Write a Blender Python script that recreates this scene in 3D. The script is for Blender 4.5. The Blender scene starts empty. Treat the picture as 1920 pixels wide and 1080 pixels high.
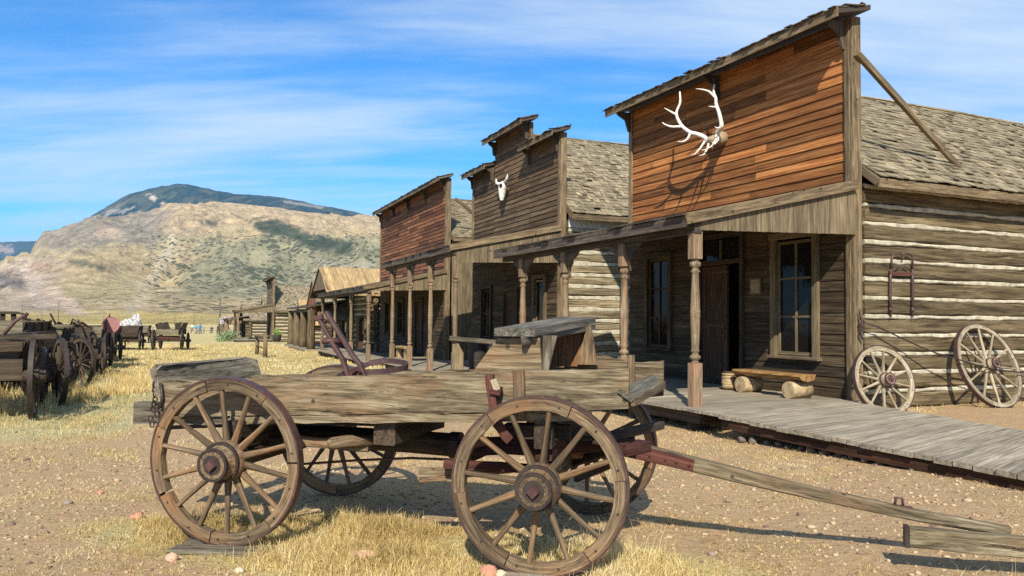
import bpy, math, random
import numpy as np
from mathutils import Vector, Matrix
random.seed(7); rng = np.random.default_rng(11)
R = math.radians
scene = bpy.context.scene
col = scene.collection
# ------------------------------------------------------------------ camera
F = 1493.0; H0 = 600.0; ROLL = 0.010; CH = 1.6
cd = bpy.data.cameras.new('camera'); cam = bpy.data.objects.new('camera', cd); col.objects.link(cam)
cd.sensor_width = 36.0; cd.lens = 36.0*F/1920.0; cd.clip_start = 0.05; cd.clip_end = 40000
pitch = math.atan((H0-540.0)/F)
cam.matrix_world = Matrix.Translation((0,0,CH)) @ Matrix.Rotation(R(90)+pitch, 4, 'X') @ Matrix.Rotation(ROLL, 4, 'Z')
scene.camera = cam
# ------------------------------------------------------------------ sun, sky, exposure
SUN_EL = R(38.5); SD = Vector((-0.085*math.cos(SUN_EL), -0.9964*math.cos(SUN_EL), math.sin(SUN_EL)))
sl = bpy.data.lights.new('sun', 'SUN'); sl.energy = 4.9; sl.angle = R(0.55); sl.color = (1.0, 0.935, 0.80)
so = bpy.data.objects.new('sun', sl); col.objects.link(so)
so.rotation_euler = (-SD).to_track_quat('-Z', 'Y').to_euler()
world = bpy.data.worlds.new("World"); scene.world = world; world.use_nodes = True
wt = world.node_tree; wt.nodes.clear()
def wn(t, **k):
    n = wt.nodes.new(t)
    for a, b in k.items(): setattr(n, a, b)
    return n
wo = wn('ShaderNodeOutputWorld'); bg = wn('ShaderNodeBackground'); bg.inputs['Strength'].default_value = 0.080
sky = wn('ShaderNodeTexSky', sky_type='NISHITA', sun_disc=False, sun_elevation=SUN_EL, sun_rotation=R(184.9), altitude=1500, air_density=1.0, dust_density=0.5, ozone_density=2.2)
hs = wn('ShaderNodeHueSaturation'); hs.inputs['Saturation'].default_value = 1.32; hs.inputs['Value'].default_value = 1.40
tc = wn('ShaderNodeTexCoord')
# cirrus: noise on a flat layer overhead (direction projected to a plane)
sx = wn('ShaderNodeSeparateXYZ'); wt.links.new(tc.outputs['Generated'], sx.inputs[0])
mz = wn('ShaderNodeMath', operation='MAXIMUM'); wt.links.new(sx.outputs['Z'], mz.inputs[0]); mz.inputs[1].default_value = 0.0
az = wn('ShaderNodeMath', operation='ADD'); wt.links.new(mz.outputs[0], az.inputs[0]); az.inputs[1].default_value = 0.14
dx = wn('ShaderNodeMath', operation='DIVIDE'); wt.links.new(sx.outputs['X'], dx.inputs[0]); wt.links.new(az.outputs[0], dx.inputs[1])
dy = wn('ShaderNodeMath', operation='DIVIDE'); wt.links.new(sx.outputs['Y'], dy.inputs[0]); wt.links.new(az.outputs[0], dy.inputs[1])
cx = wn('ShaderNodeCombineXYZ'); wt.links.new(dx.outputs[0], cx.inputs[0]); wt.links.new(dy.outputs[0], cx.inputs[1])
mp = wn('ShaderNodeMapping'); mp.inputs['Rotation'].default_value = (0, 0, R(14)); mp.inputs['Scale'].default_value = (0.42, 0.95, 1); mp.inputs['Location'].default_value = (1.3, 0.4, 0)
wt.links.new(cx.outputs[0], mp.inputs[0])
n1 = wn('ShaderNodeTexNoise'); n1.inputs['Scale'].default_value = 1.05; n1.inputs['Detail'].default_value = 9; n1.inputs['Roughness'].default_value = 0.52; n1.inputs['Distortion'].default_value = 0.35
wt.links.new(mp.outputs[0], n1.inputs['Vector'])
mp2 = wn('ShaderNodeMapping'); mp2.inputs['Rotation'].default_value = (0, 0, R(-20)); mp2.inputs['Scale'].default_value = (0.8, 4.5, 1)
wt.links.new(cx.outputs[0], mp2.inputs[0])
n2 = wn('ShaderNodeTexNoise'); n2.inputs['Scale'].default_value = 1.3; n2.inputs['Detail'].default_value = 8; n2.inputs['Roughness'].default_value = 0.6
wt.links.new(mp2.outputs[0], n2.inputs['Vector'])
mixn = wn('ShaderNodeMath', operation='MULTIPLY_ADD'); wt.links.new(n2.outputs['Fac'], mixn.inputs[0]); mixn.inputs[1].default_value = 0.26; wt.links.new(n1.outputs['Fac'], mixn.inputs[2])
cr = wn('ShaderNodeMapRange', interpolation_type='SMOOTHSTEP'); wt.links.new(mixn.outputs[0], cr.inputs['Value'])
cr.inputs['From Min'].default_value = 0.50; cr.inputs['From Max'].default_value = 0.80; cr.inputs['To Min'].default_value = 0.03; cr.inputs['To Max'].default_value = 0.80
mx = wn('ShaderNodeMix', data_type='RGBA'); wt.links.new(cr.outputs[0], mx.inputs['Factor'])
wt.links.new(sky.outputs[0], hs.inputs['Color']); tint = wn('ShaderNodeMix', data_type='RGBA', blend_type='MULTIPLY'); tint.inputs['Factor'].default_value = 1.0; tint.inputs['B'].default_value = (.40, 1.03, 1.24, 1); wt.links.new(hs.outputs[0], tint.inputs['A']); wt.links.new(tint.outputs['Result'], mx.inputs['A']); mx.inputs['B'].default_value = (7.0, 8.0, 8.6, 1)
wt.links.new(mx.outputs['Result'], bg.inputs['Color']); wt.links.new(bg.outputs[0], wo.inputs[0])
vs = scene.view_settings; vs.view_transform = 'Standard'; vs.look = 'None'; vs.gamma = 1; vs.use_curve_mapping = False; vs.exposure = 0.60
cy = scene.cycles; cy.max_bounces = 6; cy.diffuse_bounces = 3; cy.glossy_bounces = 2; cy.volume_bounces = 0; cy.transparent_max_bounces = 6
cy.use_adaptive_sampling = True; cy.adaptive_threshold = 0.008; cy.use_denoising = False

# ------------------------------------------------------------------ ground shape
def ss(x): x = np.clip(x, 0, 1); return x*x*(3-2*x)
def _h(ix, iy, s):
    n = (ix.astype(np.int64)*374761393 + iy.astype(np.int64)*668265263 + s*1442695041) & 0xffffffff
    n = ((n ^ (n >> 13))*1274126177) & 0xffffffff
    return ((n ^ (n >> 16)) & 0xffff)/65535.0
def vnoise(x, y, s=0):
    x = np.asarray(x, float); y = np.asarray(y, float)
    ix = np.floor(x); iy = np.floor(y); fx = x-ix; fy = y-iy; fx = fx*fx*(3-2*fx); fy = fy*fy*(3-2*fy)
    ix = ix.astype(np.int64); iy = iy.astype(np.int64)
    a = _h(ix, iy, s); b = _h(ix+1, iy, s); c = _h(ix, iy+1, s); d = _h(ix+1, iy+1, s)
    return (a*(1-fx)+b*fx)*(1-fy)+(c*(1-fx)+d*fx)*fy
def fbm(x, y, o=4, s=0):
    t = 0; a = .5; n = 0
    for i in range(o): t = t+a*vnoise(x*2**i+17.3*i, y*2**i+9.1*i, s+i); n += a; a *= .5
    return t/n
OA = np.array((5.36, 12.5)); dA = np.array((-.414, .910)); nA = np.array((-.910, -.414))
def gz(x, y, fine=True):
    x = np.asarray(x, float); y = np.asarray(y, float)
    q = (x-OA[0])*nA[0]+(y-OA[1])*nA[1]; s = (x-OA[0])*dA[0]+(y-OA[1])*dA[1]
    sh = np.clip((-1-s)/4, 0, 1)*2.5
    z = (.175*ss((4.6+sh-q)/3.6)+.075*ss((.6-q)/1.6))*(1-.8*ss((s-5)/14))
    z = z-.012*np.clip(y-15, 0, 40)-.011*np.clip(y-62, 0, 75)
    if fine:
        r = np.hypot(x, y)
        z = z+(fbm(x*.9, y*.9, 3, 5)-.5)*.05+(fbm(x*5, y*5, 3, 9)-.5)*.022*np.clip(1.4-r/30, 0, 1)
    return z
def G(x, y): return float(gz(x, y))
def hor(px): return H0+ROLL*(px-960)
def at(px, Y): return (px-960)/F*Y
def pz(px, py, Y): return CH+(hor(px)-py)/F*Y          # height of a pixel at depth Y
def gp(px, py):                                        # point of the ground seen at a pixel
    Y = 3.0
    for _ in range(60):
        Y2 = (CH-float(gz(at(px, Y), Y, False)))*F/max(py-hor(px), 3); Y = .6*Y+.4*Y2
    return at(px, Y), Y

# ------------------------------------------------------------------ tagging
def tag(o, label=None, cat=None, group=None, kind=None):
    if label: o['label'] = label
    if cat: o['category'] = cat
    if group: o['group'] = group
    if kind: o['kind'] = kind
    return o
def empty(name, loc, rz=0, label=None, cat=None, group=None):
    o = bpy.data.objects.new(name, None); col.objects.link(o); o.empty_display_size = .1
    o.location = loc; o.rotation_euler = (0, 0, rz); return tag(o, label, cat, group)
def copy_tree(o, parent=None):
    c = o.copy(); col.objects.link(c); c.parent = parent
    if parent is not None: c.matrix_parent_inverse = o.matrix_parent_inverse.copy()
    for ch in list(o.children): copy_tree(ch, c)
    return c
# ------------------------------------------------------------------ mesh builder
V = lambda *a: np.array(a, float)
def nrm(v): v = np.asarray(v, float); return v/max(np.linalg.norm(v), 1e-9)
Z = V(0,0,1)
class MB:
    def __init__(s): s.v = []; s.f = []; s.g = []; s.t = []; s.sm = []
    def add(s, v, f, g, tone, smooth=False):
        b = len(s.v); s.v += [tuple(p) for p in v]; s.g += [tuple(p) for p in g]
        s.t += list(tone) if hasattr(tone, '__len__') else [tone]*len(v)
        s.f += [tuple(b+i for i in q) for q in f]; s.sm += [smooth]*len(f)
    def beam(s, p0, p1, w, h, up=Z, n=1, jit=0.0, ch=0.0, tone=None, w1=None, h1=None, path=None, wob=0.0):
        pts = [V(*p) for p in path] if path is not None else None
        if pts is None:
            p0 = V(*p0); p1 = V(*p1); pts = [p0+(p1-p0)*i/n for i in range(n+1)]
        n = len(pts)-1; tone = random.random() if tone is None else tone
        w1 = w if w1 is None else w1; h1 = h if h1 is None else h1
        off = V(random.random()*50, random.random()*50, random.random()*50)
        vs = []; gs = []; L = 0; ph = random.random()*9
        for i, p in enumerate(pts):
            a = pts[min(i+1, n)]-pts[max(i-1, 0)]; a = nrm(a)
            if i: L += np.linalg.norm(p-pts[i-1])
            sd = nrm(np.cross(a, up)); u2 = np.cross(sd, a); t = i/n
            W = (w*(1-t)+w1*t)/2; Hh = (h*(1-t)+h1*t)/2
            if wob: Hh *= 1+wob*math.sin(ph+L*2.3)+wob*random.uniform(-.6, .6)
            c = ch
            if c > 0: prof = [(-W+c,-Hh),(W-c,-Hh),(W,-Hh+c),(W,Hh-c),(W-c,Hh),(-W+c,Hh),(-W,Hh-c),(-W,-Hh+c)]
            else: prof = [(-W,-Hh),(W,-Hh),(W,Hh),(-W,Hh)]
            jj = V(*np.random.uniform(-1, 1, 3))*jit
            for x, y in prof:
                q = p+sd*x+u2*y+jj+(V(*np.random.uniform(-1, 1, 3))*jit*.6 if jit else 0)
                vs.append(q); gs.append(V(L, x, y)+off)
        k = 8 if ch > 0 else 4; f = []
        for i in range(n):
            for j in range(k):
                a = i*k+j; b = i*k+(j+1) % k; f.append((a+k, b+k, b, a))
        f.append(tuple(range(k))); f.append(tuple(n*k+j for j in range(k))[::-1])
        s.add(vs, f, gs, tone)
    def box(s, c, sx, sy, sz, rot=0, tone=None, ch=0.0, grain='x'):
        c = V(*c); ax = V(math.cos(rot), math.sin(rot), 0); ay = V(-ax[1], ax[0], 0)
        if grain == 'x': s.beam(c-ax*sx/2, c+ax*sx/2, sy, sz, tone=tone, ch=ch)
        elif grain == 'y': s.beam(c-ay*sy/2, c+ay*sy/2, sx, sz, tone=tone, ch=ch)
        else: s.beam(c-Z*sz/2, c+Z*sz/2, sy, sx, up=ax, tone=tone, ch=ch)
    def prism(s, pts, th, gdir=None, tone=None):
        pts = [V(*p) for p in pts]; th = V(*th); tone = random.random() if tone is None else tone
        n = len(pts); gd = nrm(gdir if gdir is not None else pts[1]-pts[0]); tn = nrm(th); cr_ = np.cross(tn, gd)
        off = V(*np.random.uniform(0, 50, 3)); vs = pts+[p+th for p in pts]
        gs = [V(p@gd, p@cr_, p@tn)+off for p in vs]
        f = [tuple(range(n))[::-1], tuple(range(n, 2*n))]+[(i, (i+1) % n, n+(i+1) % n, n+i) for i in range(n)]
        # make the winding point outwards
        nn = np.zeros(3)
        for i in range(n): nn += np.cross(pts[i], pts[(i+1) % n])
        if nn@th < 0: f = [q[::-1] for q in f]
        s.add(vs, f, gs, tone)
    def tube(s, pts, r, k=8, tone=None, caps=True, smooth=True):
        pts = [V(*p) for p in pts]; n = len(pts); rr = r if hasattr(r, '__len__') else [r]*n
        tone = random.random() if tone is None else tone; off = V(*np.random.uniform(0, 50, 3))
        a = nrm(pts[1]-pts[0]); ref = V(0,0,1) if abs(a[2]) < .9 else V(1,0,0); sd = nrm(np.cross(a, ref)); vs = []; gs = []; L = 0
        for i, p in enumerate(pts):
            a = nrm(pts[min(i+1, n-1)]-pts[max(i-1, 0)]); sd = nrm(sd-a*(sd@a)); u = np.cross(a, sd)
            if i: L += np.linalg.norm(p-pts[i-1])
            for j in range(k):
                th = 2*math.pi*j/k; c_, s_ = math.cos(th), math.sin(th)
                vs.append(p+(sd*c_+u*s_)*rr[i]); gs.append(V(L, rr[i]*c_, rr[i]*s_)+off)
        f = [(i*k+j, i*k+(j+1) % k, (i+1)*k+(j+1) % k, (i+1)*k+j) for i in range(n-1) for j in range(k)]
        f = [q for q in f]
        s.add(vs, f, gs, tone, smooth)
        if caps:
            b = len(s.v)-n*k
            for ring, rev in ((0, True), (n-1, False)):
                idx = [b+ring*k+j for j in range(k)]
                s.f.append(tuple(idx[::-1] if rev else idx)); s.sm.append(False)
    def lathe(s, p0, ax, prof, k=16, tone=None, smooth=True):
        p0 = V(*p0); ax = nrm(ax); s.tube([p0+ax*t for t, r in prof], [r for t, r in prof], k, tone, True, smooth)
    def ring(s, c, ro, ri, y0, y1, k=48, a0=0, a1=2*math.pi, tone=None, jr=0.0, smooth=False):
        # rectangular-section ring round local Y axis
        tone = random.random() if tone is None else tone; off = V(*np.random.uniform(0, 50, 3)); c = V(*c)
        full = abs(a1-a0-2*math.pi) < 1e-6; n = k if full else k+1; vs = []; gs = []
        for i in range(n):
            th = a0+(a1-a0)*i/k; cs, sn = math.cos(th), math.sin(th); j = random.uniform(-jr, jr)
            for r, y in ((ro, y0), (ro, y1), (ri+j, y1), (ri+j, y0)):
                vs.append(c+V(cs*r, y, sn*r)); gs.append(V(th*ro, y, r)+off)
        f = []
        for i in range(k):
            a = i*4; b = ((i+1) % n)*4
            for j in range(4): f.append((a+(j+1) % 4, b+(j+1) % 4, b+j, a+j))
        if not full: f += [(3,2,1,0), tuple(n*4-4+j for j in (0,1,2,3))]
        s.add(vs, f, gs, tone, smooth)
    def build(s, name, mat, parent=None, label=None, cat=None, group=None, kind=None, mods=None):
        me = bpy.data.meshes.new(name); me.from_pydata(s.v, [], s.f); me.update()
        if s.v:
            at_ = me.attributes.new('g', 'FLOAT_VECTOR', 'POINT'); at_.data.foreach_set('vector', np.array(s.g, np.float32).ravel())
            t_ = me.attributes.new('tone', 'FLOAT', 'POINT'); t_.data.foreach_set('value', np.array(s.t, np.float32))
            me.polygons.foreach_set('use_smooth', s.sm)
        me.materials.append(mat)
        o = bpy.data.objects.new(name, me); col.objects.link(o); o.parent = parent
        return tag(o, label, cat, group, kind)
# ------------------------------------------------------------------ materials
def newmat(name):
    m = bpy.data.materials.new(name); m.use_nodes = True; nt = m.node_tree; nt.nodes.clear()
    out = nt.nodes.new('ShaderNodeOutputMaterial'); b = nt.nodes.new('ShaderNodeBsdfPrincipled'); nt.links.new(b.outputs[0], out.inputs[0])
    return m, nt, b
def nd(nt, t, **k):
    n = nt.nodes.new(t)
    for a, b in k.items():
        if isinstance(a, str) and a in n.inputs.keys(): n.inputs[a].default_value = b
        else: setattr(n, a, b)
    return n
def ramp(nt, stops):
    r = nt.nodes.new('ShaderNodeValToRGB'); e = r.color_ramp.elements
    while len(e) < len(stops): e.new(.5)
    for i, (p, c) in enumerate(stops): e[i].position = p; e[i].color = (*c, 1)
    return r
def mixc(nt, fac, a, b, mode='MIX'):
    m = nt.nodes.new('ShaderNodeMix'); m.data_type = 'RGBA'; m.blend_type = mode; m.clamp_factor = True
    for sck, val in ((m.inputs['Factor'], fac), (m.inputs['A'], a), (m.inputs['B'], b)):
        if hasattr(val, 'links'): nt.links.new(val, sck)
        else: sck.default_value = (*val, 1) if hasattr(val, '__len__') else val
    return m.outputs['Result']
def wood(name, dark, mid, light, grain=(1.3, 30, 30), crack=.5, stain=None, stain_amt=.5, tonev=.55, rough=.82, bump=.5, knots=False, spots=0):
    m, nt, b = newmat(name); L = nt.links.new
    g = nd(nt, 'ShaderNodeAttribute', attribute_name='g'); t = nd(nt, 'ShaderNodeAttribute', attribute_name='tone')
    mp = nd(nt, 'ShaderNodeMapping'); mp.inputs['Scale'].default_value = grain; L(g.outputs['Vector'], mp.inputs[0])
    n = nd(nt, 'ShaderNodeTexNoise', Scale=1.0, Detail=9.0, Roughness=.74, Distortion=.7); L(mp.outputs[0], n.inputs['Vector'])
    rp = ramp(nt, [(.35, dark), (.5, mid), (.66, light)]); L(n.outputs['Fac'], rp.inputs[0])
    c = rp.outputs[0]
    mp2 = nd(nt, 'ShaderNodeMapping'); mp2.inputs['Scale'].default_value = (1.6, 4, 4); L(g.outputs['Vector'], mp2.inputs[0])
    n2 = nd(nt, 'ShaderNodeTexNoise', Scale=1.0, Detail=4.0, Roughness=.6); L(mp2.outputs[0], n2.inputs['Vector'])
    if stain is not None:
        mr = nd(nt, 'ShaderNodeMapRange'); L(n2.outputs['Fac'], mr.inputs['Value']); mr.inputs['From Min'].default_value = .48; mr.inputs['From Max'].default_value = .72; mr.inputs['To Max'].default_value = stain_amt
        c = mixc(nt, mr.outputs[0], c, stain)
    # per-board value
    tm = nd(nt, 'ShaderNodeMapRange'); L(t.outputs['Fac'], tm.inputs['Value']); tm.inputs['To Min'].default_value = 1-tonev*.75; tm.inputs['To Max'].default_value = 1+tonev*.65
    n2m = nd(nt, 'ShaderNodeMapRange'); L(n2.outputs['Fac'], n2m.inputs['Value']); n2m.inputs['From Min'].default_value = .3; n2m.inputs['From Max'].default_value = .7; n2m.inputs['To Min'].default_value = .78; n2m.inputs['To Max'].default_value = 1.18
    mm = nd(nt, 'ShaderNodeMath', operation='MULTIPLY'); L(tm.outputs[0], mm.inputs[0]); L(n2m.outputs[0], mm.inputs[1])
    vm = nd(nt, 'ShaderNodeVectorMath', operation='SCALE'); L(c, vm.inputs[0]); L(mm.outputs[0], vm.inputs['Scale']); c = vm.outputs[0]
    mp3 = nd(nt, 'ShaderNodeMapping'); mp3.inputs['Scale'].default_value = (grain[0]*.9, grain[1]*.75, grain[2]*.75); mp3.inputs['Location'].default_value = (7, 3, 5); L(g.outputs['Vector'], mp3.inputs[0])
    n3 = nd(nt, 'ShaderNodeTexNoise', Scale=1.0, Detail=5.0, Roughness=.7); L(mp3.outputs[0], n3.inputs['Vector'])
    cm = nd(nt, 'ShaderNodeMapRange'); L(n3.outputs['Fac'], cm.inputs['Value']); cm.inputs['From Min'].default_value = .60; cm.inputs['From Max'].default_value = .68; cm.inputs['To Max'].default_value = crack
    c = mixc(nt, cm.outputs[0], c, tuple(x*.28 for x in dark))
    mp4 = nd(nt, 'ShaderNodeMapping'); mp4.inputs['Scale'].default_value = (grain[0]*1.5, grain[1]*3.1, grain[2]*3.1); mp4.inputs['Location'].default_value = (2, 8, 1); L(g.outputs['Vector'], mp4.inputs[0])
    n4 = nd(nt, 'ShaderNodeTexNoise', Scale=1.0, Detail=3.0, Roughness=.6); L(mp4.outputs[0], n4.inputs['Vector'])
    fm = nd(nt, 'ShaderNodeMapRange'); L(n4.outputs['Fac'], fm.inputs['Value']); fm.inputs['From Min'].default_value = .54; fm.inputs['From Max'].default_value = .66; fm.inputs['To Max'].default_value = crack*.75
    c = mixc(nt, fm.outputs[0], c, tuple(x*.4 for x in dark))
    if spots:
        vz = nd(nt, 'ShaderNodeTexVoronoi', Scale=spots); L(g.outputs['Vector'], vz.inputs['Vector'])
        sm_ = nd(nt, 'ShaderNodeMapRange'); L(vz.outputs['Distance'], sm_.inputs['Value']); sm_.inputs['From Min'].default_value = .10; sm_.inputs['From Max'].default_value = .04; sm_.inputs['To Max'].default_value = .85
        c = mixc(nt, sm_.outputs[0], c, (.02, .014, .01))
    L(c, b.inputs['Base Color']); b.inputs['Roughness'].default_value = rough; b.inputs['Specular IOR Level'].default_value = .25
    hsum = nd(nt, 'ShaderNodeMath', operation='SUBTRACT'); L(n.outputs['Fac'], hsum.inputs[0]); L(cm.outputs[0], hsum.inputs[1])
    bp = nd(nt, 'ShaderNodeBump', Strength=bump, Distance=.012); L(hsum.outputs[0], bp.inputs['Height']); L(bp.outputs[0], b.inputs['Normal'])
    return m
def iron(name, a, b_, rough=.6, metal=.25, sc=14):
    m, nt, b = newmat(name); L = nt.links.new
    g = nd(nt, 'ShaderNodeAttribute', attribute_name='g')
    n = nd(nt, 'ShaderNodeTexNoise', Scale=sc, Detail=6.0, Roughness=.65); L(g.outputs['Vector'], n.inputs['Vector'])
    rp = ramp(nt, [(.3, a), (.7, b_)]); L(n.outputs['Fac'], rp.inputs[0]); L(rp.outputs[0], b.inputs['Base Color'])
    b.inputs['Roughness'].default_value = rough; b.inputs['Metallic'].default_value = metal
    bp = nd(nt, 'ShaderNodeBump', Strength=.35, Distance=.006); L(n.outputs['Fac'], bp.inputs['Height']); L(bp.outputs[0], b.inputs['Normal'])
    return m
def plain(name, c, rough=.8, var=.25, sc=9, bump=.2, coord='Object', metal=0):
    m, nt, b = newmat(name); L = nt.links.new
    tcn = nd(nt, 'ShaderNodeTexCoord'); n = nd(nt, 'ShaderNodeTexNoise', Scale=sc, Detail=6.0, Roughness=.62); L(tcn.outputs[coord], n.inputs['Vector'])
    rp = ramp(nt, [(.3, tuple(x*(1-var) for x in c)), (.7, tuple(min(1, x*(1+var)) for x in c))]); L(n.outputs['Fac'], rp.inputs[0]); L(rp.outputs[0], b.inputs['Base Color'])
    b.inputs['Roughness'].default_value = rough; b.inputs['Metallic'].default_value = metal; b.inputs['Specular IOR Level'].default_value = .3
    bp = nd(nt, 'ShaderNodeBump', Strength=bump, Distance=.02); L(n.outputs['Fac'], bp.inputs['Height']); L(bp.outputs[0], b.inputs['Normal'])
    return m
M = {}
M['plank'] = wood('weathered_grey_plank', (.05,.037,.020), (.175,.136,.080), (.34,.285,.185), grain=(2.0, 24, 24), crack=.85, stain=(.20,.085,.038), stain_amt=.55, tonev=.25, bump=1.0, spots=4.5)
M['plank2'] = wood('grey_plank', (.05,.042,.030), (.145,.122,.085), (.27,.235,.17), grain=(2.2, 26, 26), crack=.8, tonev=.4, bump=1.0, spots=6)
M['seatwood'] = wood('silver_plank', (.042,.037,.029), (.11,.10,.078), (.22,.20,.155), crack=.6, tonev=.2, bump=.8)
M['spoke'] = wood('spoke_wood', (.045,.030,.018), (.145,.100,.058), (.285,.21,.13), grain=(3, 45, 45), crack=.55, stain=(.26,.12,.045), stain_amt=.6, tonev=.45, bump=.6)
M['darkwood'] = wood('dark_running_gear', (.02,.013,.009), (.06,.042,.028), (.12,.088,.06), crack=.5, tonev=.5)
M['redwood_gear'] = wood('red_painted_gear', (.03,.012,.010), (.085,.030,.023), (.15,.060,.044), crack=.4, tonev=.4)
M['reach'] = wood('brown_pole', (.07,.03,.012), (.19,.09,.04), (.30,.17,.09), crack=.4, tonev=.3)
M['iron'] = iron('rusty_iron', (.055,.022,.020), (.13,.062,.055))
M['tyre'] = iron('worn_iron_tyre', (.055,.028,.024), (.125,.068,.062), rough=.5, metal=.35)
M['dkiron'] = iron('dark_iron', (.02,.015,.013), (.06,.04,.033))
M['redsiding'] = wood('red_brown_clapboard', (.115,.038,.011), (.31,.115,.032), (.52,.25,.085), grain=(.8, 26, 26), crack=.45, stain=(.17,.042,.014), stain_amt=.45, tonev=.72, bump=.5)
M['redsiding2'] = wood('faded_red_clapboard', (.07,.025,.011), (.19,.075,.035), (.33,.165,.085), grain=(.8, 22, 22), crack=.5, stain=(.10,.03,.012), stain_amt=.5, tonev=.8)
M['brownsiding'] = wood('dark_brown_clapboard', (.05,.03,.015), (.125,.08,.042), (.24,.175,.10), grain=(.9, 24, 24), crack=.6, stain=(.16,.06,.028), stain_amt=.45, tonev=.55)
M['porchwall'] = wood('porch_clapboard', (.022,.014,.008), (.066,.044,.025), (.15,.11,.064), grain=(.9, 24, 24), crack=.6, tonev=.4)  # darkened beyond the bare wood: porch shade is put into this colour
M['trim'] = wood('trim_board', (.06,.04,.021), (.165,.116,.064), (.30,.23,.14), grain=(1.8, 26, 26), crack=.65, tonev=.3, spots=3)
M['post'] = wood('turned_post_wood', (.075,.05,.028), (.19,.135,.08), (.31,.235,.15), grain=(1.6, 26, 26), crack=.5, stain=(.26,.115,.07), stain_amt=.45, tonev=.3)
M['vboard'] = wood('vertical_board', (.07,.052,.03), (.165,.122,.07), (.27,.21,.13), grain=(1.2, 20, 20), crack=.5, tonev=.25)
M['bearer'] = wood('dark_bearer', (.018,.009,.005), (.055,.024,.012), (.095,.045,.022))
M['log'] = wood('hewn_log', (.038,.026,.012), (.125,.09,.046), (.24,.185,.105), grain=(.9, 15, 15), crack=.75, tonev=.35, bump=.9)
M['log2'] = wood('pale_log', (.07,.05,.026), (.22,.17,.095), (.42,.345,.22), grain=(.9, 13, 13), crack=.6, tonev=.4, bump=.9)
M['tanplank'] = wood('tan_roof_plank', (.22,.135,.055), (.39,.265,.125), (.50,.37,.20), grain=(.8, 10, 10), crack=.25, tonev=.3)
M['deck'] = wood('grey_deck_board', (.12,.095,.065), (.285,.24,.175), (.42,.365,.28), grain=(.9, 22, 22), crack=.45, tonev=.22, bump=.5)
M['shingle'] = wood('cedar_shingle', (.10,.078,.048), (.235,.19,.12), (.40,.335,.22), grain=(3, 30, 30), crack=.4, tonev=.6)
M['roofdark'] = wood('dark_roof_board', (.035,.025,.018), (.085,.065,.048), (.16,.13,.10), crack=.4, tonev=.4)
M['benchtop'] = wood('golden_split_log', (.12,.055,.015), (.30,.165,.06), (.45,.30,.14), grain=(1.5, 18, 18), crack=.5, stain=(.22,.08,.02), stain_amt=.5, tonev=.2)
M['logend'] = wood('cut_log', (.22,.14,.07), (.40,.29,.16), (.52,.40,.24), grain=(12, 10, 10), crack=.4, tonev=.2)
M['door'] = wood('dark_door', (.03,.015,.008), (.075,.04,.022), (.13,.08,.045), crack=.3, tonev=.2)
M['chink'] = plain('chinking_mortar', (.42,.375,.275), .95, .40, 7, .8)
M['whitewash'] = plain('white_frieze', (.62,.60,.53), .9, .15, 3)
M['bone'] = plain('bleached_bone', (.70,.655,.59), .6, .22, 14, .5)
M['hide'] = plain('skull_mount', (.30,.23,.14), .9, .3, 14)
M['stone'] = plain('fieldstone', (.16,.12,.095), .95, .4, 5, .6)
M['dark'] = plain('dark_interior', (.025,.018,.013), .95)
M['barrel'] = wood('barrel_stave', (.02,.017,.015), (.05,.042,.036), (.10,.085,.07), crack=.4, tonev=.4)
def glass():
    m, nt, b = newmat('old_window_glass'); L = nt.links.new
    b.inputs['Base Color'].default_value = (.012,.011,.010,1); b.inputs['Roughness'].default_value = .06; b.inputs['IOR'].default_value = 1.27
    tcn = nd(nt, 'ShaderNodeTexCoord'); n = nd(nt, 'ShaderNodeTexNoise', Scale=2.5, Detail=2.0); L(tcn.outputs['Object'], n.inputs['Vector'])
    bp = nd(nt, 'ShaderNodeBump', Strength=.12, Distance=.05); L(n.outputs['Fac'], bp.inputs['Height']); L(bp.outputs[0], b.inputs['Normal'])
    return m
M['glass'] = glass()
# ================================================================== GROUND
def grid_mesh(name, X, Y, Zz, mat, kind='structure', wrap=False, cols=None, flip=False):
    nr, nc = X.shape; v = np.stack([X, Y, Zz], -1).reshape(-1, 3)
    i = np.arange(nr-1)[:, None]*nc+np.arange(nc-1)[None, :]
    q = np.stack([i, i+1, i+nc+1, i+nc], -1).reshape(-1, 4)
    if flip: q = q[:, ::-1]
    me = bpy.data.meshes.new(name); me.vertices.add(len(v)); me.vertices.foreach_set('co', v.astype(np.float32).ravel())
    me.loops.add(q.size); me.loops.foreach_set('vertex_index', q.ravel().astype(np.int32))
    me.polygons.add(len(q)); me.polygons.foreach_set('loop_start', (np.arange(len(q))*4).astype(np.int32)); me.polygons.foreach_set('loop_total', np.full(len(q), 4, np.int32))
    me.update(calc_edges=True); me.polygons.foreach_set('use_smooth', np.ones(len(q), bool))
    for k, arr in (cols or {}).items():
        if arr.ndim == 3:
            a = me.color_attributes.new(k, 'FLOAT_COLOR', 'POINT'); a.data.foreach_set('color', arr.reshape(-1, 4).astype(np.float32).ravel())
        else:
            a = me.attributes.new(k, 'FLOAT', 'POINT'); a.data.foreach_set('value', arr.astype(np.float32).ravel())
    me.materials.append(mat); o = bpy.data.objects.new(name, me); col.objects.link(o); o['kind'] = kind; return o
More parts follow.
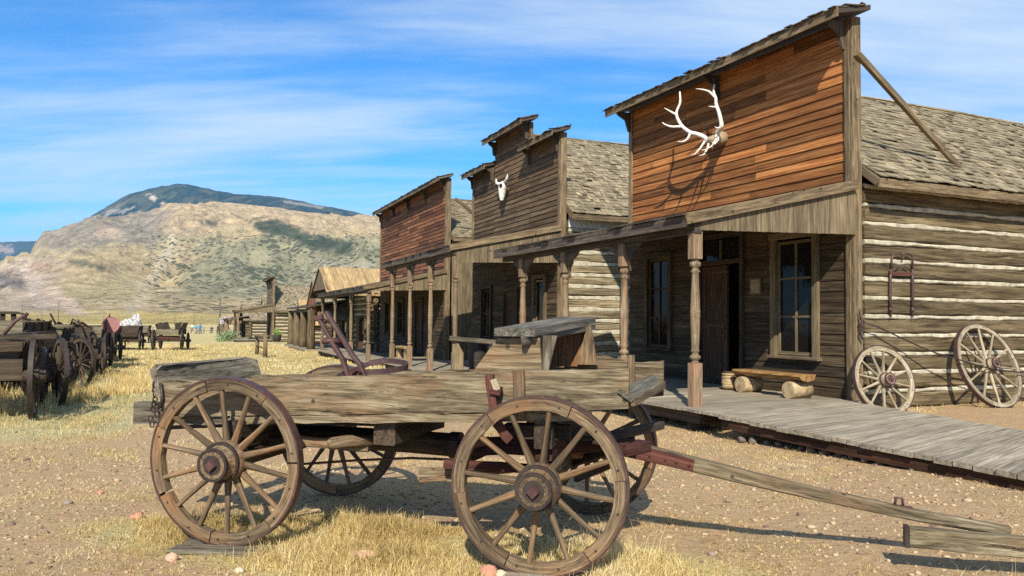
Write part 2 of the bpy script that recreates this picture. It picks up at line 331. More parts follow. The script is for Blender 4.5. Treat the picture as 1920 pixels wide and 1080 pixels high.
def straw(x, y):
    """how grassy (0 dirt .. 1 dry grass) the plain is: grass under and round the wagons and out on the field"""
    x = np.asarray(x, float); y = np.asarray(y, float)
    n = fbm(x*.55, y*.55, 4, 31); n2 = fbm(x*2.1, y*2.1, 3, 37)
    g = ss((y-8)/14)*.75
    # under the big wagon, leaning to its left side
    u = (x-.2)*.969-(y-5.0)*.247; w = (x-.2)*.247+(y-5.0)*.969
    e = np.hypot((u+1.0)/2.25, (w-.30)/.72); g = np.maximum(g, 1.12*ss((1.35-e)/.7))
    e2 = np.hypot((x-.6)/1.3, (y-4.75)/.45); g = np.maximum(g, .72*ss((1.4-e2)/.8))
    # strip round the left row of wagons
    t = (y-14)/26; xc = -8.9-8.6*t; g = np.maximum(g, 1.1*ss((3.6-np.abs(x-xc))/2.2)*ss((y-9)/3))
    g = np.maximum(g, .55*ss((-x-5.5)/2)*ss((y-9)/3))
    # bare path in the street and by the boardwalk
    q = (x-OA[0])*nA[0]+(y-OA[1])*nA[1]
    g = g-.30*ss((2.0-np.abs(q-4.6))/2)*ss((16-y)/8)
    g = g*(.45+1.0*n)+(n2-.5)*.42+.10*ss((n-.45)/.2)
    g = g*(1-.9*ss((1.0-q)/1.2)*ss((30-y)/8)*.8)
    return np.clip(g, 0, 1)
a_f = np.radians(np.concatenate([np.arange(-180, -46, 4.0), np.arange(-46, 46, .14), np.arange(46, 180.1, 4.0)]))
rad = np.concatenate([[0.0, .6], 1.2*np.exp(np.arange(0, 560)*.0103), np.array([460, 600, 900, 1500, 3000, 6000, 12000, 22000])])
A_, R_ = np.meshgrid(a_f, rad); GX = np.sin(A_)*R_; GY = np.cos(A_)*R_
GZ = np.where(R_ < 400, gz(GX, GY), gz(GX, GY, False))-np.where(R_ > 500, ss((R_-500)/300)*8, 0)
st = straw(GX, GY)
def ground_mat():
    m, nt, b = newmat('dirt_and_dry_grass'); L = nt.links.new
    ge = nd(nt, 'ShaderNodeNewGeometry'); P = ge.outputs['Position']
    s = nd(nt, 'ShaderNodeAttribute', attribute_name='straw')
    n1 = nd(nt, 'ShaderNodeTexNoise', Scale=1.1, Detail=8.0, Roughness=.72); L(P, n1.inputs['Vector'])
    n2 = nd(nt, 'ShaderNodeTexNoise', Scale=14.0, Detail=7.0, Roughness=.7); L(P, n2.inputs['Vector'])
    n3 = nd(nt, 'ShaderNodeTexNoise', Scale=70.0, Detail=4.0, Roughness=.7); L(P, n3.inputs['Vector'])
    d = ramp(nt, [(.3, (.29,.19,.095)), (.52, (.44,.315,.165)), (.75, (.57,.44,.25))]); L(n2.outputs['Fac'], d.inputs[0])
    d1 = mixc(nt, n1.outputs['Fac'], d.outputs[0], (.45,.285,.165)); 
    g = ramp(nt, [(.3, (.33,.245,.10)), (.5, (.52,.40,.17)), (.72, (.68,.56,.29))]); L(n2.outputs['Fac'], g.inputs[0])
    ng = nd(nt, 'ShaderNodeTexNoise', Scale=.9, Detail=5.0, Roughness=.65); L(P, ng.inputs['Vector'])
    gm = nd(nt, 'ShaderNodeMapRange'); L(ng.outputs['Fac'], gm.inputs['Value']); gm.inputs['From Min'].default_value = .46; gm.inputs['From Max'].default_value = .60; gm.inputs['To Max'].default_value = .75
    g2 = mixc(nt, gm.outputs[0], g.outputs[0], (.40,.365,.20))
    # straw litter breaks up the edge between dirt and grass
    ad = nd(nt, 'ShaderNodeMath', operation='MULTIPLY_ADD'); L(n3.outputs['Fac'], ad.inputs[0]); ad.inputs[1].default_value = 1.1; L(s.outputs['Fac'], ad.inputs[2])
    am = nd(nt, 'ShaderNodeMapRange', interpolation_type='SMOOTHSTEP'); L(ad.outputs[0], am.inputs['Value']); am.inputs['From Min'].default_value = .68; am.inputs['From Max'].default_value = 1.12
    c = mixc(nt, am.outputs[0], d1, g2)
    # small grey green tufts
    v = nd(nt, 'ShaderNodeTexNoise', Scale=6.0, Detail=6.0, Roughness=.75); L(P, v.inputs['Vector'])
    vm = nd(nt, 'ShaderNodeMapRange'); L(v.outputs['Fac'], vm.inputs['Value']); vm.inputs['From Min'].default_value = .62; vm.inputs['From Max'].default_value = .70; vm.inputs['To Max'].default_value = .55
    c = mixc(nt, vm.outputs[0], c, (.40,.40,.28))
    pm = nd(nt, 'ShaderNodeMapRange'); L(n3.outputs['Fac'], pm.inputs['Value']); pm.inputs['From Min'].default_value = .62; pm.inputs['From Max'].default_value = .72; pm.inputs['To Max'].default_value = .5
    c = mixc(nt, pm.outputs[0], c, (.16,.12,.10))
    L(c, b.inputs['Base Color']); b.inputs['Roughness'].default_value = .95; b.inputs['Specular IOR Level'].default_value = .15
    h = nd(nt, 'ShaderNodeMath', operation='MULTIPLY_ADD'); L(n3.outputs['Fac'], h.inputs[0]); h.inputs[1].default_value = .35; L(n2.outputs['Fac'], h.inputs[2])
    bp = nd(nt, 'ShaderNodeBump', Strength=.9, Distance=.045); L(h.outputs[0], bp.inputs['Height']); L(bp.outputs[0], b.inputs['Normal'])
    return m
grid_mesh('ground', GX, GY, GZ, ground_mat(), cols={'straw': st}, flip=True)

# ================================================================== HILLS
cpx = np.concatenate([np.arange(-1500, -150, 14.0), np.arange(-150, 900, 1.7), np.arange(900, 3400, 16.0)])
FX = [-1500,-800,-300,-100,0,10,27,38,55,58,67,75,93,117,150,165,200,240,270,300,330,400,450,520,600,700,850,1100,1500,2500,3400]
FY = [560,545,535,530,509,498,499,491,493,481,466,455,449,441,424,417,412,410,405,398,389,383,386,394,405,417,450,490,525,555,570]
BX = [-1500,100,150,165,200,235,262,272,290,325,345,400,440,500,560,600,640,680,700,750,850,1100,1500,2500,3400]
BY = [600,480,430,408,388,367,360,356,353,347.5,349,362,369,371,380,390,396,405,411,425,450,490,520,550,570]
RX = [-1500,-800,-300,0,75,120,200,260,700,3400]; RY = [470,452,450,455,453,458,475,500,520,560]
MX = [-1500,0,100,200,300,400,500,700,1000,3400]; MY = [590,575,560,545,560,565,560,555,570,590]   # foothill brow
f = np.interp(cpx, FX, FY); bk = np.interp(cpx, BX, BY); rr = np.interp(cpx, RX, RY); md = np.interp(cpx, MX, MY); hz = H0+ROLL*(cpx-960)
bk = np.minimum(bk, f+4) if False else bk
cut = [300, 430, 620, 900, 1250, 2900, 3150, 3700, 4700, 5300, 6600, 8200, 9500]
depthY = np.concatenate([np.linspace(300, 900, 46)[:-1], np.linspace(900, 1250, 26)[:-1], np.linspace(1250, 2900, 120)[:-1], np.linspace(2900, 3300, 22)[:-1], np.linspace(3300, 4700, 60)[:-1], np.linspace(4700, 5300, 10)[:-1], np.linspace(5300, 8200, 40)[:-1], np.linspace(8200, 9500, 8)])
base0 = hz+(CH+1.28)*F/300
ctrl = {300: base0, 430: hz+7.5, 620: hz+2.5, 900: hz-8, 1250: np.minimum(md, hz-12), 2900: f+3, 3150: f, 3700: np.maximum(f+8, bk+30), 4700: bk, 5300: bk+12, 6600: np.maximum(rr+40, bk+30), 8200: rr, 9500: rr+40}
cy_ = np.array(sorted(ctrl)); cv = np.stack([ctrl[k] for k in cy_], 0)
PY = np.zeros((len(depthY), len(cpx)))
for i, Yd in enumerate(depthY):
    k = min(np.searchsorted(cy_, Yd, 'right')-1, len(cy_)-2); t = (Yd-cy_[k])/(cy_[k+1]-cy_[k])
    t = t if cy_[k] < 2800 else t*t*(3-2*t)
    # interpolate real heights, not picture rows
    z0 = (hz-cv[k])/F*cy_[k]; z1 = (hz-cv[k+1])/F*cy_[k+1]; PY[i] = z0*(1-t)+z1*t
CPX, DY = np.meshgrid(cpx, depthY); HX = (CPX-960)/F*DY; HY = DY
def ridge(x, y, o=4, s=0):
    t = 0; a = .5; n = 0
    for i in range(o): t = t+a*(1-np.abs(2*vnoise(x*2**i+11*i, y*2**i+5*i, s+i)-1)); n += a; a *= .5
    return t/n
relief = (ridge(HX/420+HY/1500, HY/900, 5, 70)-.5)*2
fine_ = (ridge(HX/95, HY/160, 4, 90)-.5)*2
amp = ss((DY-700)/900)*np.where(DY < 3100, 1-.90*ss((DY-2500)/550), .30)
amp = np.where(DY > 3100, .10+.5*ss((DY-3200)/500)*(1-ss((DY-4100)/500)), amp)
fine2 = (ridge(HX/38+HY/300, HY/70, 3, 95)-.5)*2
HZ = PY+CH+relief*62*amp+fine_*24*np.maximum(amp, .28*ss((DY-700)/900))+fine2*7*np.maximum(amp, .2*ss((DY-700)/900))
HZ = np.where(DY < 700, PY+CH+(fbm(HX/30, HY/30, 3, 4)-.5)*1.0*ss((DY-300)/150), HZ)
# cover of the slopes, as it grows: fields, sage, juniper, rock
PP = hz[None, :]-(HZ-CH)/DY*F           # row at which each spot lies
w1 = (fbm(HX/160, HY/400, 4, 55)-.5); w2 = (fbm(HX/40, HY/90, 4, 57)-.5)
def C(*a): return np.array(a, float)
cov = np.zeros(HX.shape+(4,)); cov[..., 3] = 1
def put(mask, c):
    mk = np.clip(mask, 0, 1)[..., None]; cov[..., :3] = cov[..., :3]*(1-mk)+C(*c)*mk
cov[..., :3] = C(.53,.405,.225)
put(ss((fbm(HX/300, HY/500, 4, 61)-.42)/.2)*.65, (.43,.36,.195))
put(ss((fbm(HX/70, HY/150, 4, 66)-.5)/.15)*.5, (.58,.45,.25))
nearf = DY < 820
put(np.where(nearf, .95, 0), (.70,.52,.20)); put(np.where(DY < 820, ss((fbm(HX/60, HY/40, 3, 12)-.55)/.1)*.5, 0), (.42,.38,.17))
def seg(x0, y0, x1, y1, w):             # soft band along a line of the slope
    dx_, dy_ = x1-x0, y1-y0; t = np.clip(((CPX-x0)*dx_+(PP-y0)*dy_)/(dx_*dx_+dy_*dy_), 0, 1)
    return ss(1.35-np.hypot(CPX-x0-t*dx_, PP-y0-t*dy_)/w+w2*2.2)
front = (DY < 3200) & (DY > 700); frontm = front*1.0
put(frontm*ss((CPX+w1*200-300)/60)*ss((PP+w1*60-425)/25)*ss((575-PP)/30)*.85, (.32,.30,.185))     # sage slope
put(frontm*ss((450-PP+w1*50)/24)*ss((CPX-250)/70), (.53,.395,.235))                                 # pinkish upper grassland
put(frontm*ss((330-CPX+w1*100)/60)*ss((480-PP+w1*70+w2*40)/30)*.7, (.24,.215,.19))                  # dark broken rock
put(frontm*seg(322, 450, 300, 500, 13)*.95, (.60,.51,.35)); put(frontm*seg(300, 500, 245, 585, 16)*.8, (.56,.46,.30)); put(frontm*seg(270, 480, 200, 540, 16)*.7, (.50,.395,.21)); put(frontm*seg(215, 440, 190, 435, 13)*.7, (.47,.35,.25))
put(frontm*ss((150-CPX+w1*100)/50)*ss((PP-470+w2*40)/25)*ss((595-PP)/14)*.8, (.50,.395,.29))         # pale pink cliffs
put(frontm*seg(50, 510, 80, 560, 17), (.64,.51,.40)); put(frontm*seg(90, 545, 150, 590, 14), (.66,.50,.37)); put(frontm*seg(20, 505, 0, 500, 10), (.62,.48,.36))
put(frontm*seg(5, 525, 35, 530, 14), (.20,.17,.15)); put(frontm*seg(60, 500, 110, 505, 7)*.8, (.45,.30,.19))
put(frontm*seg(480, 420, 650, 468, 13)*.93, (.055,.08,.05)); put(frontm*seg(130, 490, 190, 502, 7)*.8, (.12,.13,.08)); put(frontm*seg(360, 412, 400, 418, 5)*.8, (.10,.10,.07)); put(frontm*seg(430, 400, 500, 430, 3)*.6, (.12,.13,.08))
put(frontm*seg(600, 495, 680, 500, 9)*.6, (.50,.43,.33)); put(frontm*seg(260, 575, 330, 596, 3)*.8, (.62,.50,.34)); put(frontm*seg(230, 560, 170, 596, 6)*.7, (.56,.43,.26))
put(((DY >= 3200) & (DY < 6200))*1.0, (.030,.062,.070))
bkm = ((DY >= 3200) & (DY < 5400))*1.0
put(bkm*ss((fbm(HX/55, HY/120, 4, 133)-.52)/.10)*.75, (.10,.115,.085)); put(bkm*ss((fbm(HX/220, HY/300, 4, 137)-.56)/.08)*.6, (.17,.16,.11))
put(bkm*seg(205, 405, 250, 400, 13)*ss((w2+.0)/.10)*.8, (.36,.33,.28)); put(bkm*seg(270, 362, 305, 385, 4)*ss((w2+.07)/.08), (.48,.40,.31)); put(bkm*seg(165, 409, 178, 407, 5), (.55,.45,.36)); put(bkm*seg(530, 377, 600, 388, 2.5)*.6, (.42,.36,.32))
put((DY >= 6200)*1.0, (.04,.075,.075)); put((DY >= 6200)*seg(0, 465, 14, 470, 9)*.8, (.40,.30,.25))
jun = frontm*(.25+.75*ss((PP+w1*60-395)/30))*ss((PP < 590)*1.0)*np.clip(.35+.9*ss((CPX-240)/90)*ss((PP-425)/30)+w1, .1, 1)
def hill_mat():
    m, nt, b = newmat('hill_cover'); L = nt.links.new
    c = nd(nt, 'ShaderNodeAttribute', attribute_name='cover'); j = nd(nt, 'ShaderNodeAttribute', attribute_name='juniper')
    ge = nd(nt, 'ShaderNodeNewGeometry'); P = ge.outputs['Position']
    n = nd(nt, 'ShaderNodeTexNoise', Scale=.030, Detail=9.0, Roughness=.76); L(P, n.inputs['Vector'])
    mr = nd(nt, 'ShaderNodeMapRange'); L(n.outputs['Fac'], mr.inputs['Value']); mr.inputs['From Min'].default_value = .3; mr.inputs['From Max'].default_value = .7; mr.inputs['To Min'].default_value = .42; mr.inputs['To Max'].default_value = 1.5
    sc = nd(nt, 'ShaderNodeVectorMath', operation='SCALE'); L(c.outputs['Color'], sc.inputs[0]); L(mr.outputs[0], sc.inputs['Scale'])
    v = nd(nt, 'ShaderNodeTexVoronoi', Scale=.075); L(P, v.inputs['Vector'])
    n2 = nd(nt, 'ShaderNodeTexNoise', Scale=.009, Detail=4.0); L(P, n2.inputs['Vector'])
    th = nd(nt, 'ShaderNodeMath', operation='MULTIPLY'); L(j.outputs['Fac'], th.inputs[0]); L(n2.outputs['Fac'], th.inputs[1])
    th2 = nd(nt, 'ShaderNodeMath', operation='MULTIPLY'); L(th.outputs[0], th2.inputs[0]); th2.inputs[1].default_value = .78
    lt = nd(nt, 'ShaderNodeMath', operation='LESS_THAN'); L(v.outputs['Distance'], lt.inputs[0]); L(th2.outputs[0], lt.inputs[1])
    ml = nd(nt, 'ShaderNodeMath', operation='MULTIPLY'); L(lt.outputs[0], ml.inputs[0]); ml.inputs[1].default_value = .85
    o = mixc(nt, ml.outputs[0], sc.outputs[0], (.085,.10,.06)); L(o, b.inputs['Base Color'])
    b.inputs['Roughness'].default_value = 1.0; b.inputs['Specular IOR Level'].default_value = .05
    bp = nd(nt, 'ShaderNodeBump', Strength=1.0, Distance=16.0); L(n.outputs['Fac'], bp.inputs['Height']); L(bp.outputs[0], b.inputs['Normal'])
    return m
grid_mesh('hills', HX, HY, HZ, hill_mat(), cols={'cover': cov, 'juniper': jun})
# ================================================================== BUILDINGS
class Fr:
    """frame of a building: s runs along its front away from us, q out over the street, z up"""
    def __init__(f, O, d, n): f.O = V(*O, 0); f.d = V(*d, 0)/np.linalg.norm(d); f.n = V(*n, 0)/np.linalg.norm(n)
    def P(f, s, q, z): return f.O+f.d*s+f.n*q+Z*z
def cut_rows(mb, fr, s0, s1, z0, z1, hgt, q, th, holes=(), lens=(1.6, 4.2), lap=.012, jit=.003):
    """horizontal boards on the front, with joints, round the openings; each board leans a little over the one below"""
    z = z0; r = 0
    while z < z1-.01:
        h = min(hgt*random.uniform(.93, 1.07), z1-z); zz = z+h/2; spans = [(s0, s1)]
        for (a, b, c, d_) in holes:
            if c-.02 < zz < d_+.02:
                spans = [p for sp in spans for p in ((sp[0], min(sp[1], a)), (max(sp[0], b), sp[1])) if p[1]-p[0] > .02]
        for (a, b) in spans:
            x = a
            while x < b-.01:
                x2 = min(b, x+random.uniform(*lens)); x2 = b if b-x2 < .5 else x2
                dz = random.uniform(-jit, jit); up = nrm(Z*h+fr.n*(-lap))
                mb.beam(fr.P(x+.002, q+th/2, zz+dz), fr.P(x2-.002, q+th/2, zz+dz), th, h-.004, up=up, n=max(1, int((x2-x)/.8)), jit=.0018)
                x = x2
        z += h
def shingles(mb, P0, eu, es, Lw, Ls, w=.15, ex=.17, miss=.015, wobble=.016, skip=None):
    eu = nrm(eu); es = nrm(es); nn = nrm(np.cross(eu, es)); nn = nn if nn[2] > 0 else -nn
    k = 0
    while k*ex < Ls:
        x = -random.random()*w; L0 = k*ex; sag = random.uniform(-.01, .01)
        while x < Lw:
            ww = w*random.uniform(.6, 1.4)
            if random.random() > miss and not (skip and skip(x+ww/2, L0)):
                a = max(x+.003, 0); b = min(x+ww-.003, Lw)
                if b-a > .02:
                    top = min(ex*1.45, Ls-L0+.02); dl = random.uniform(-.028, .018)+sag; lift = .014+abs(random.gauss(0, wobble))
                    c = P0+eu*((a+b)/2)+es*(L0+dl)+nn*lift; d_ = P0+eu*((a+b)/2+random.gauss(0, .006))+es*(L0+top)+nn*.004
                    mb.beam(c, d_, b-a, .016, up=nn, tone=min(1, max(0, random.gauss(.5, .26))))
            x += ww
        k += 1
def turned_post(mb, p, z0, z1, w=.155, square_low=.62, square_top=.45, yaw=0):
    p = V(p[0], p[1], 0); ax = V(math.cos(yaw), math.sin(yaw), 0); t = random.random(); r = w*.5
    mb.beam(p+Z*z0, p+Z*(z0+square_low), w, w, up=ax, ch=.012, tone=t)
    mb.beam(p+Z*(z1-square_top), p+Z*z1, w, w, up=ax, ch=.012, tone=t)
    a = z0+square_low; b = z1-square_top; prof = [(0, r*.9), (.02, r*.62), (.045, r*.60), (.06, r*.98), (.10, r*.98), (.115, r*.62), (.15, r*.60), (.17, r*.86), (.20, r*.66), (.24, r*.72)]
    H = b-a; mid = [(H*.40, r*.88), (H*.44, r*.88), (H*.45, r*.96), (H*.47, r*.86), (H*.5, r*.96), (H*.51, r*.86), (H*.56, r*.86)]
    top = [(H-.24, r*.64), (H-.20, r*.66), (H-.18, r*.92), (H-.14, r*.60), (H-.12, r*.62), (H-.10, r*1.02), (H-.05, r*1.02), (H-.035, r*.62), (H-.02, r*.62), (H, r*.9)]
    mb.lathe(p+Z*a, Z, prof+mid+top, 14, t)
def window(fr, parent, s0, s1, z0, z1, cols=2, rows=2, q=0.0, mat='trim', fw=.11, label=None):
    mb = MB(); t = random.random()
    for s in (s0-fw/2, s1+fw/2): mb.beam(fr.P(s, q+.035, z0-.02), fr.P(s, q+.035, z1+.03), .07, fw, up=fr.d, ch=.006, tone=t)
    mb.beam(fr.P(s0-fw-.02, q+.038, z1+fw/2+.03), fr.P(s1+fw+.02, q+.038, z1+fw/2+.03), .078, fw, ch=.006, tone=t)
    w = mb.build('window', M[mat], parent, label=label)
    sl_ = MB(); sl_.beam(fr.P(s0-fw-.04, q+.05, z0-.045), fr.P(s1+fw+.04, q+.05, z0-.045), .13, .05, ch=.006); sl_.build('sill', M[mat], w)
    sa = MB(); mw = .035
    for s in (s0+.025, s1-.025): sa.beam(fr.P(s, q-.02, z0), fr.P(s, q-.02, z1), .035, .05, up=fr.d, tone=.6)
    for z in ((z0+.03, z1-.03, (z0+z1)/2) if rows % 2 == 0 else (z0+.03, z1-.03)): sa.beam(fr.P(s0+.05, q-.02, z), fr.P(s1-.05, q-.02, z), .033, .05 if z != (z0+z1)/2 else .04, tone=.6)
    for i in range(1, cols): s = s0+(s1-s0)*i/cols; sa.beam(fr.P(s, q-.019, z0+.05), fr.P(s, q-.019, z1-.05), .028, mw, up=fr.d, tone=.6)
    for i in range(1, rows):
        z = z0+(z1-z0)*i/rows
        if rows % 2 or abs(z-(z0+z1)/2) > .05: sa.beam(fr.P(s0+.05, q-.02, z), fr.P(s1-.05, q-.02, z), .028, mw, tone=.6)
    sa.build('sash', M[mat], w)
    g = MB(); g.beam(fr.P(s0, q-.035, (z0+z1)/2), fr.P(s1, q-.035, (z0+z1)/2), .006, z1-z0); g.build('glass', M['glass'], w)
    return w
def bracket(mb, fr, s, q, z, ds, size=.42, th=.05):
    """sawn scroll bracket under the eave beside a post"""
    k = 7; pts = [fr.P(s, q, z), fr.P(s+ds*size, q, z)]
    for i in range(k+1):
        a = math.pi/2*i/k; rr_ = size*(.80+.10*math.sin(i*2.6)); pts.append(fr.P(s+ds*(size-rr_*math.sin(a)), q, z-.06-(size*1.05-.06)+ (size*1.05-.06)*(math.cos(a)))) if i else None
    pts = [p for p in pts if p is not None]
    mb.prism([p-fr.n*th/2 for p in pts], fr.n*th, gdir=fr.d)
def log_wall(fr, parent, q0, q1, s, z0, z1, pitch, mat='log', out=-1, chink=True, thick=.2, wob=.05, gap=.075, rough=.012):
    """log wall running back from the front at station s (faces -d when out=-1)"""
    n = int(round((z1-z0)/pitch)); lg = MB(); ck = MB()
    for i in range(n):
        z = z0+pitch*(i+.5); m_ = max(4, int(abs(q1-q0)/.7)); taper = .02*(-1)**i
        pts = [fr.P(s+random.uniform(-rough, rough), q0+(q1-q0)*k/m_, z+random.uniform(-rough, rough)+taper*(k/m_-.5)) for k in range(m_+1)]
        lg.beam(None, None, thick, pitch-gap, path=pts, ch=.03, wob=wob*.5)
        if chink:
            pts = [fr.P(s+out*(thick*.5-.028+random.uniform(-.012, .008)), q0+(q1-q0)*k/(m_*4), z+pitch/2+random.uniform(-.008, .008)) for k in range(m_*4+1)]
            ck.beam(None, None, .07, gap*1.15, path=pts, ch=.018, jit=.004, wob=.2)
    lg.build('log_wall', M[mat], parent)
    if chink: ck.build('chinking', M['chink'], parent)
def store(name, label, O, d, n, L, zg, zd, zl, steps, ze, zr, zside, depth, siding='redsiding', lower='porchwall', row=.135,
          posts=(), qpost=3.05, pz1=2.9, s_eave=(-.12, None), q_eave=3.28, z_eave=3.05, rake_over=True, holes=(), corner_w=.17, side='log', log=('log', .30, .075),
          cornice=.42, post_kind='turned', brackets=True, deck=True, brace=None, deck_s0=-.25, holes_build=None, cat='building', panel=True, ridge_s=None, wall_z=None):
    fr = Fr(O, d, n); b = empty(name, (O[0], O[1], zg), label=label, cat=cat, group=None)
    keep = b.location.copy()
    par = b
    class _B:  # parts are built in world coordinates under an Empty standing at the building's corner
        pass
    def part(mb, nm, mat, parent=None, **k):
        o = mb.build(nm, M[mat], parent or b, **k)
        return o
    b.location = (0, 0, 0)
    ztop = max(s[2] for s in steps)
    # false front above the porch
    up_ = MB()
    for (a, c, zt) in steps: cut_rows(up_, fr, a, c, zl-.25, zt+.12, row, -.03, .03, lens=(1.2, 4.0), lap=.02)
    part(up_, 'false_front_siding', siding)
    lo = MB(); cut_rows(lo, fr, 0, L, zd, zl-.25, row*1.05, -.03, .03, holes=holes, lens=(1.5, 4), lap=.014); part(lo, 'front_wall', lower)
    # framing behind
    bk_ = MB()
    for (a, c, zt) in steps: bk_.beam(fr.P(a+.02, -.09, (zl+zt)/2+.06), fr.P(c-.02, -.09, (zl+zt)/2+.06), .08, zt-zl+.09)
    part(bk_, 'backing_board', 'vboard')
    # corner boards
    zt0 = steps[0][2]; zt1 = steps[-1][2]; cw = corner_w
    for (c0, c1, a_, b_) in ((fr.P(cw*.3+.01, .022, zl+.02), fr.P(cw*.3+.01, .022, zt0+.10), .05, cw*.6), (fr.P(-.020, -cw*.55+.03, zg), fr.P(-.020, -cw*.55+.03, zt0+.12), cw*1.1, .05),
                             (fr.P(cw*.3+.005, .024, zd), fr.P(cw*.3+.005, .024, zl), .05, cw*.55), (fr.P(L-.06, .022, zl), fr.P(L-.06, .022, zt1+.1), .05, .12)):
        cb = MB(); cb.beam(c0, c1, a_, b_, up=fr.d, n=5, ch=.006, jit=.002); part(cb, 'corner_board', 'trim')
    # cornices: sloping shingle hood with fascia and brackets
    for i, (a, c, zt) in enumerate(steps):
        co = MB(); o0 = .22 if i == 0 or zt > steps[i-1][2] else 0; o1 = .22 if i == len(steps)-1 or zt > steps[min(i+1, len(steps)-1)][2] else 0
        a2 = a-o0; c2 = c+o1; cq = cornice
        co.prism([fr.P(a2, cq, zt+.02), fr.P(a2, cq, zt+.10), fr.P(a2, -.18, zt+.27), fr.P(a2, -.18, zt+.19)], fr.d*(c2-a2), gdir=fr.d)
        k = part(co, 'cornice', 'roofdark')
        fa = MB(); fa.beam(fr.P(a2-.01, cq+.012, zt+.035), fr.P(c2+.01, cq+.012, zt+.035), .025, .15, n=6, jit=.003); part(fa, 'fascia', 'trim', k)
        sh = MB(); shingles(sh, fr.P(a2-.03, cq+.06, zt+.085), fr.d, -fr.n*(cq+.18)+Z*.17, c2-a2+.06, .62, w=.12, ex=.2, wobble=.02); part(sh, 'shingles', 'roofdark', k)
        nb = max(1, int((c-a)/2.3))
        for j in range(nb+1):
            s = a+.08+(c-a-.16)*j/nb; br = MB()
            br.prism([fr.P(s, 0, zt+.05), fr.P(s, cq*.85, zt+.05), fr.P(s, cq*.7, zt-.04), fr.P(s, cq*.35, zt-.13), fr.P(s, .10, zt-.38), fr.P(s, 0, zt-.42)], fr.d*.05, gdir=Z)
            part(br, 'cornice_bracket', 'roofdark', k)
    # side walls, back wall, ceiling to keep the inside dark
    hid = MB(); zw = zside-.05
    hid.beam(fr.P(L-.05, -.2, (zg+zw)/2), fr.P(L-.05, -depth, (zg+zw)/2), .1, zw-zg); hid.beam(fr.P(.05, -depth+.05, (zg+zw)/2), fr.P(L, -depth+.05, (zg+zw)/2), .1, zw-zg)
    part(hid, 'back_wall', 'vboard')
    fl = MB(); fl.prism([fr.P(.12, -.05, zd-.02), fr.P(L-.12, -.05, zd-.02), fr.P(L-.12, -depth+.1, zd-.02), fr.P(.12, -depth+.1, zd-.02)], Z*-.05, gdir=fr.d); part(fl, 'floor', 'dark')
    if side == 'log': log_wall(fr, b, -.26, -depth, .10, zg+.0, zside-.02, log[1], log[0], gap=log[2])
    else:
        sw = MB(); q = -.23; 
        while q > -depth: w_ = random.uniform(.16, .26); sw.beam(fr.P(.0, q-w_/2, zg), fr.P(.0, q-w_/2, zside), w_-.006, .03, up=-fr.d, n=3, jit=.002); q -= w_
        part(sw, 'side_wall', 'vboard')
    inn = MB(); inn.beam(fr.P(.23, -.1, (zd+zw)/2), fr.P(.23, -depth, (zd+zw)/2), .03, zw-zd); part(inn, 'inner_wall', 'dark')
    # main roof
    rs = L/2 if ridge_s is None else ridge_s; rf = MB(); so_ = -.36; q0 = -.17
    es = nrm(fr.d*(rs-so_)+Z*(zr-zside)); Ls = np.linalg.norm(fr.d*(rs-so_)+Z*(zr-zside)); Lw = depth+.35
    rf.prism([fr.P(so_, q0, zside), fr.P(rs, q0, zr), fr.P(rs, q0-Lw, zr), fr.P(so_, q0-Lw, zside)], Z*-.05, gdir=fr.n)
    rf.prism([fr.P(2*rs-so_, q0, zside), fr.P(rs, q0, zr), fr.P(rs, q0-Lw, zr), fr.P(2*rs-so_, q0-Lw, zside)], Z*-.05, gdir=fr.n)
    # gable end board at the back and under the ridge at the front
    rf.prism([fr.P(.1, -depth+.02, zside-.1), fr.P(2*rs-.1, -depth+.02, zside-.1), fr.P(rs, -depth+.02, zr-.08)], fr.n*-.04, gdir=fr.d)
    ro = part(rf, 'roof', 'roofdark')
    sh = MB(); shingles(sh, fr.P(so_-.02, q0, zside+.008), -fr.n, es, Lw, Ls); part(sh, 'shingles', 'shingle', ro)
    fa = MB(); fa.beam(fr.P(so_+.0, q0, zside-.075), fr.P(so_+.0, q0-Lw, zside-.075), .035, .14, n=8, jit=.003); fa.beam(fr.P(so_+.02, q0-.01, zside-.06), fr.P(so_+.45, q0-.01, zside+.36*0+.45*(zr-zside)/(rs-so_)-.06), .03, .13); part(fa, 'fascia', 'trim', ro)
    rc = MB(); rc.beam(fr.P(rs, q0, zr+.03), fr.P(rs, q0-Lw, zr+.03), .16, .03, n=10, jit=.008); part(rc, 'ridge_cap', 'shingle', ro)
    # porch roof
    se0 = s_eave[0]; se1 = L+.3 if s_eave[1] is None else s_eave[1]; pr = MB()
    pr.prism([fr.P(se0, 0, zl), fr.P(se1, 0, zl), fr.P(se1, q_eave, z_eave+.05), fr.P(se0, q_eave, z_eave+.05)], Z*-.05, gdir=fr.n)
    x = se0
    while x < se1: w_ = random.uniform(.2, .32); pr.beam(fr.P(x+w_/2, -.0, zl+.012), fr.P(x+w_/2, q_eave+random.uniform(-.03, .07), z_eave+.068), w_-.01, .025, n=3, jit=.003); x += w_
    po = part(pr, 'porch_roof', 'roofdark')
    fa = MB(); fa.beam(fr.P(se0, q_eave-.02, z_eave-.04), fr.P(se1, q_eave-.02, z_eave-.04), .035, .12, n=8, jit=.003)
    fa.beam(fr.P(se0+.02, qpost, z_eave-.10), fr.P(se1-.1, qpost, z_eave-.10), .12, .15, n=5, jit=.002); part(fa, 'fascia', 'roofdark', po)
    rk = MB(); rk.beam(fr.P(se0-.03, .03, zl-.03), fr.P(se0-.03, q_eave+.02, z_eave), .035, .16, n=3, jit=.002, ch=.005); part(rk, 'rake_board', 'trim', po)
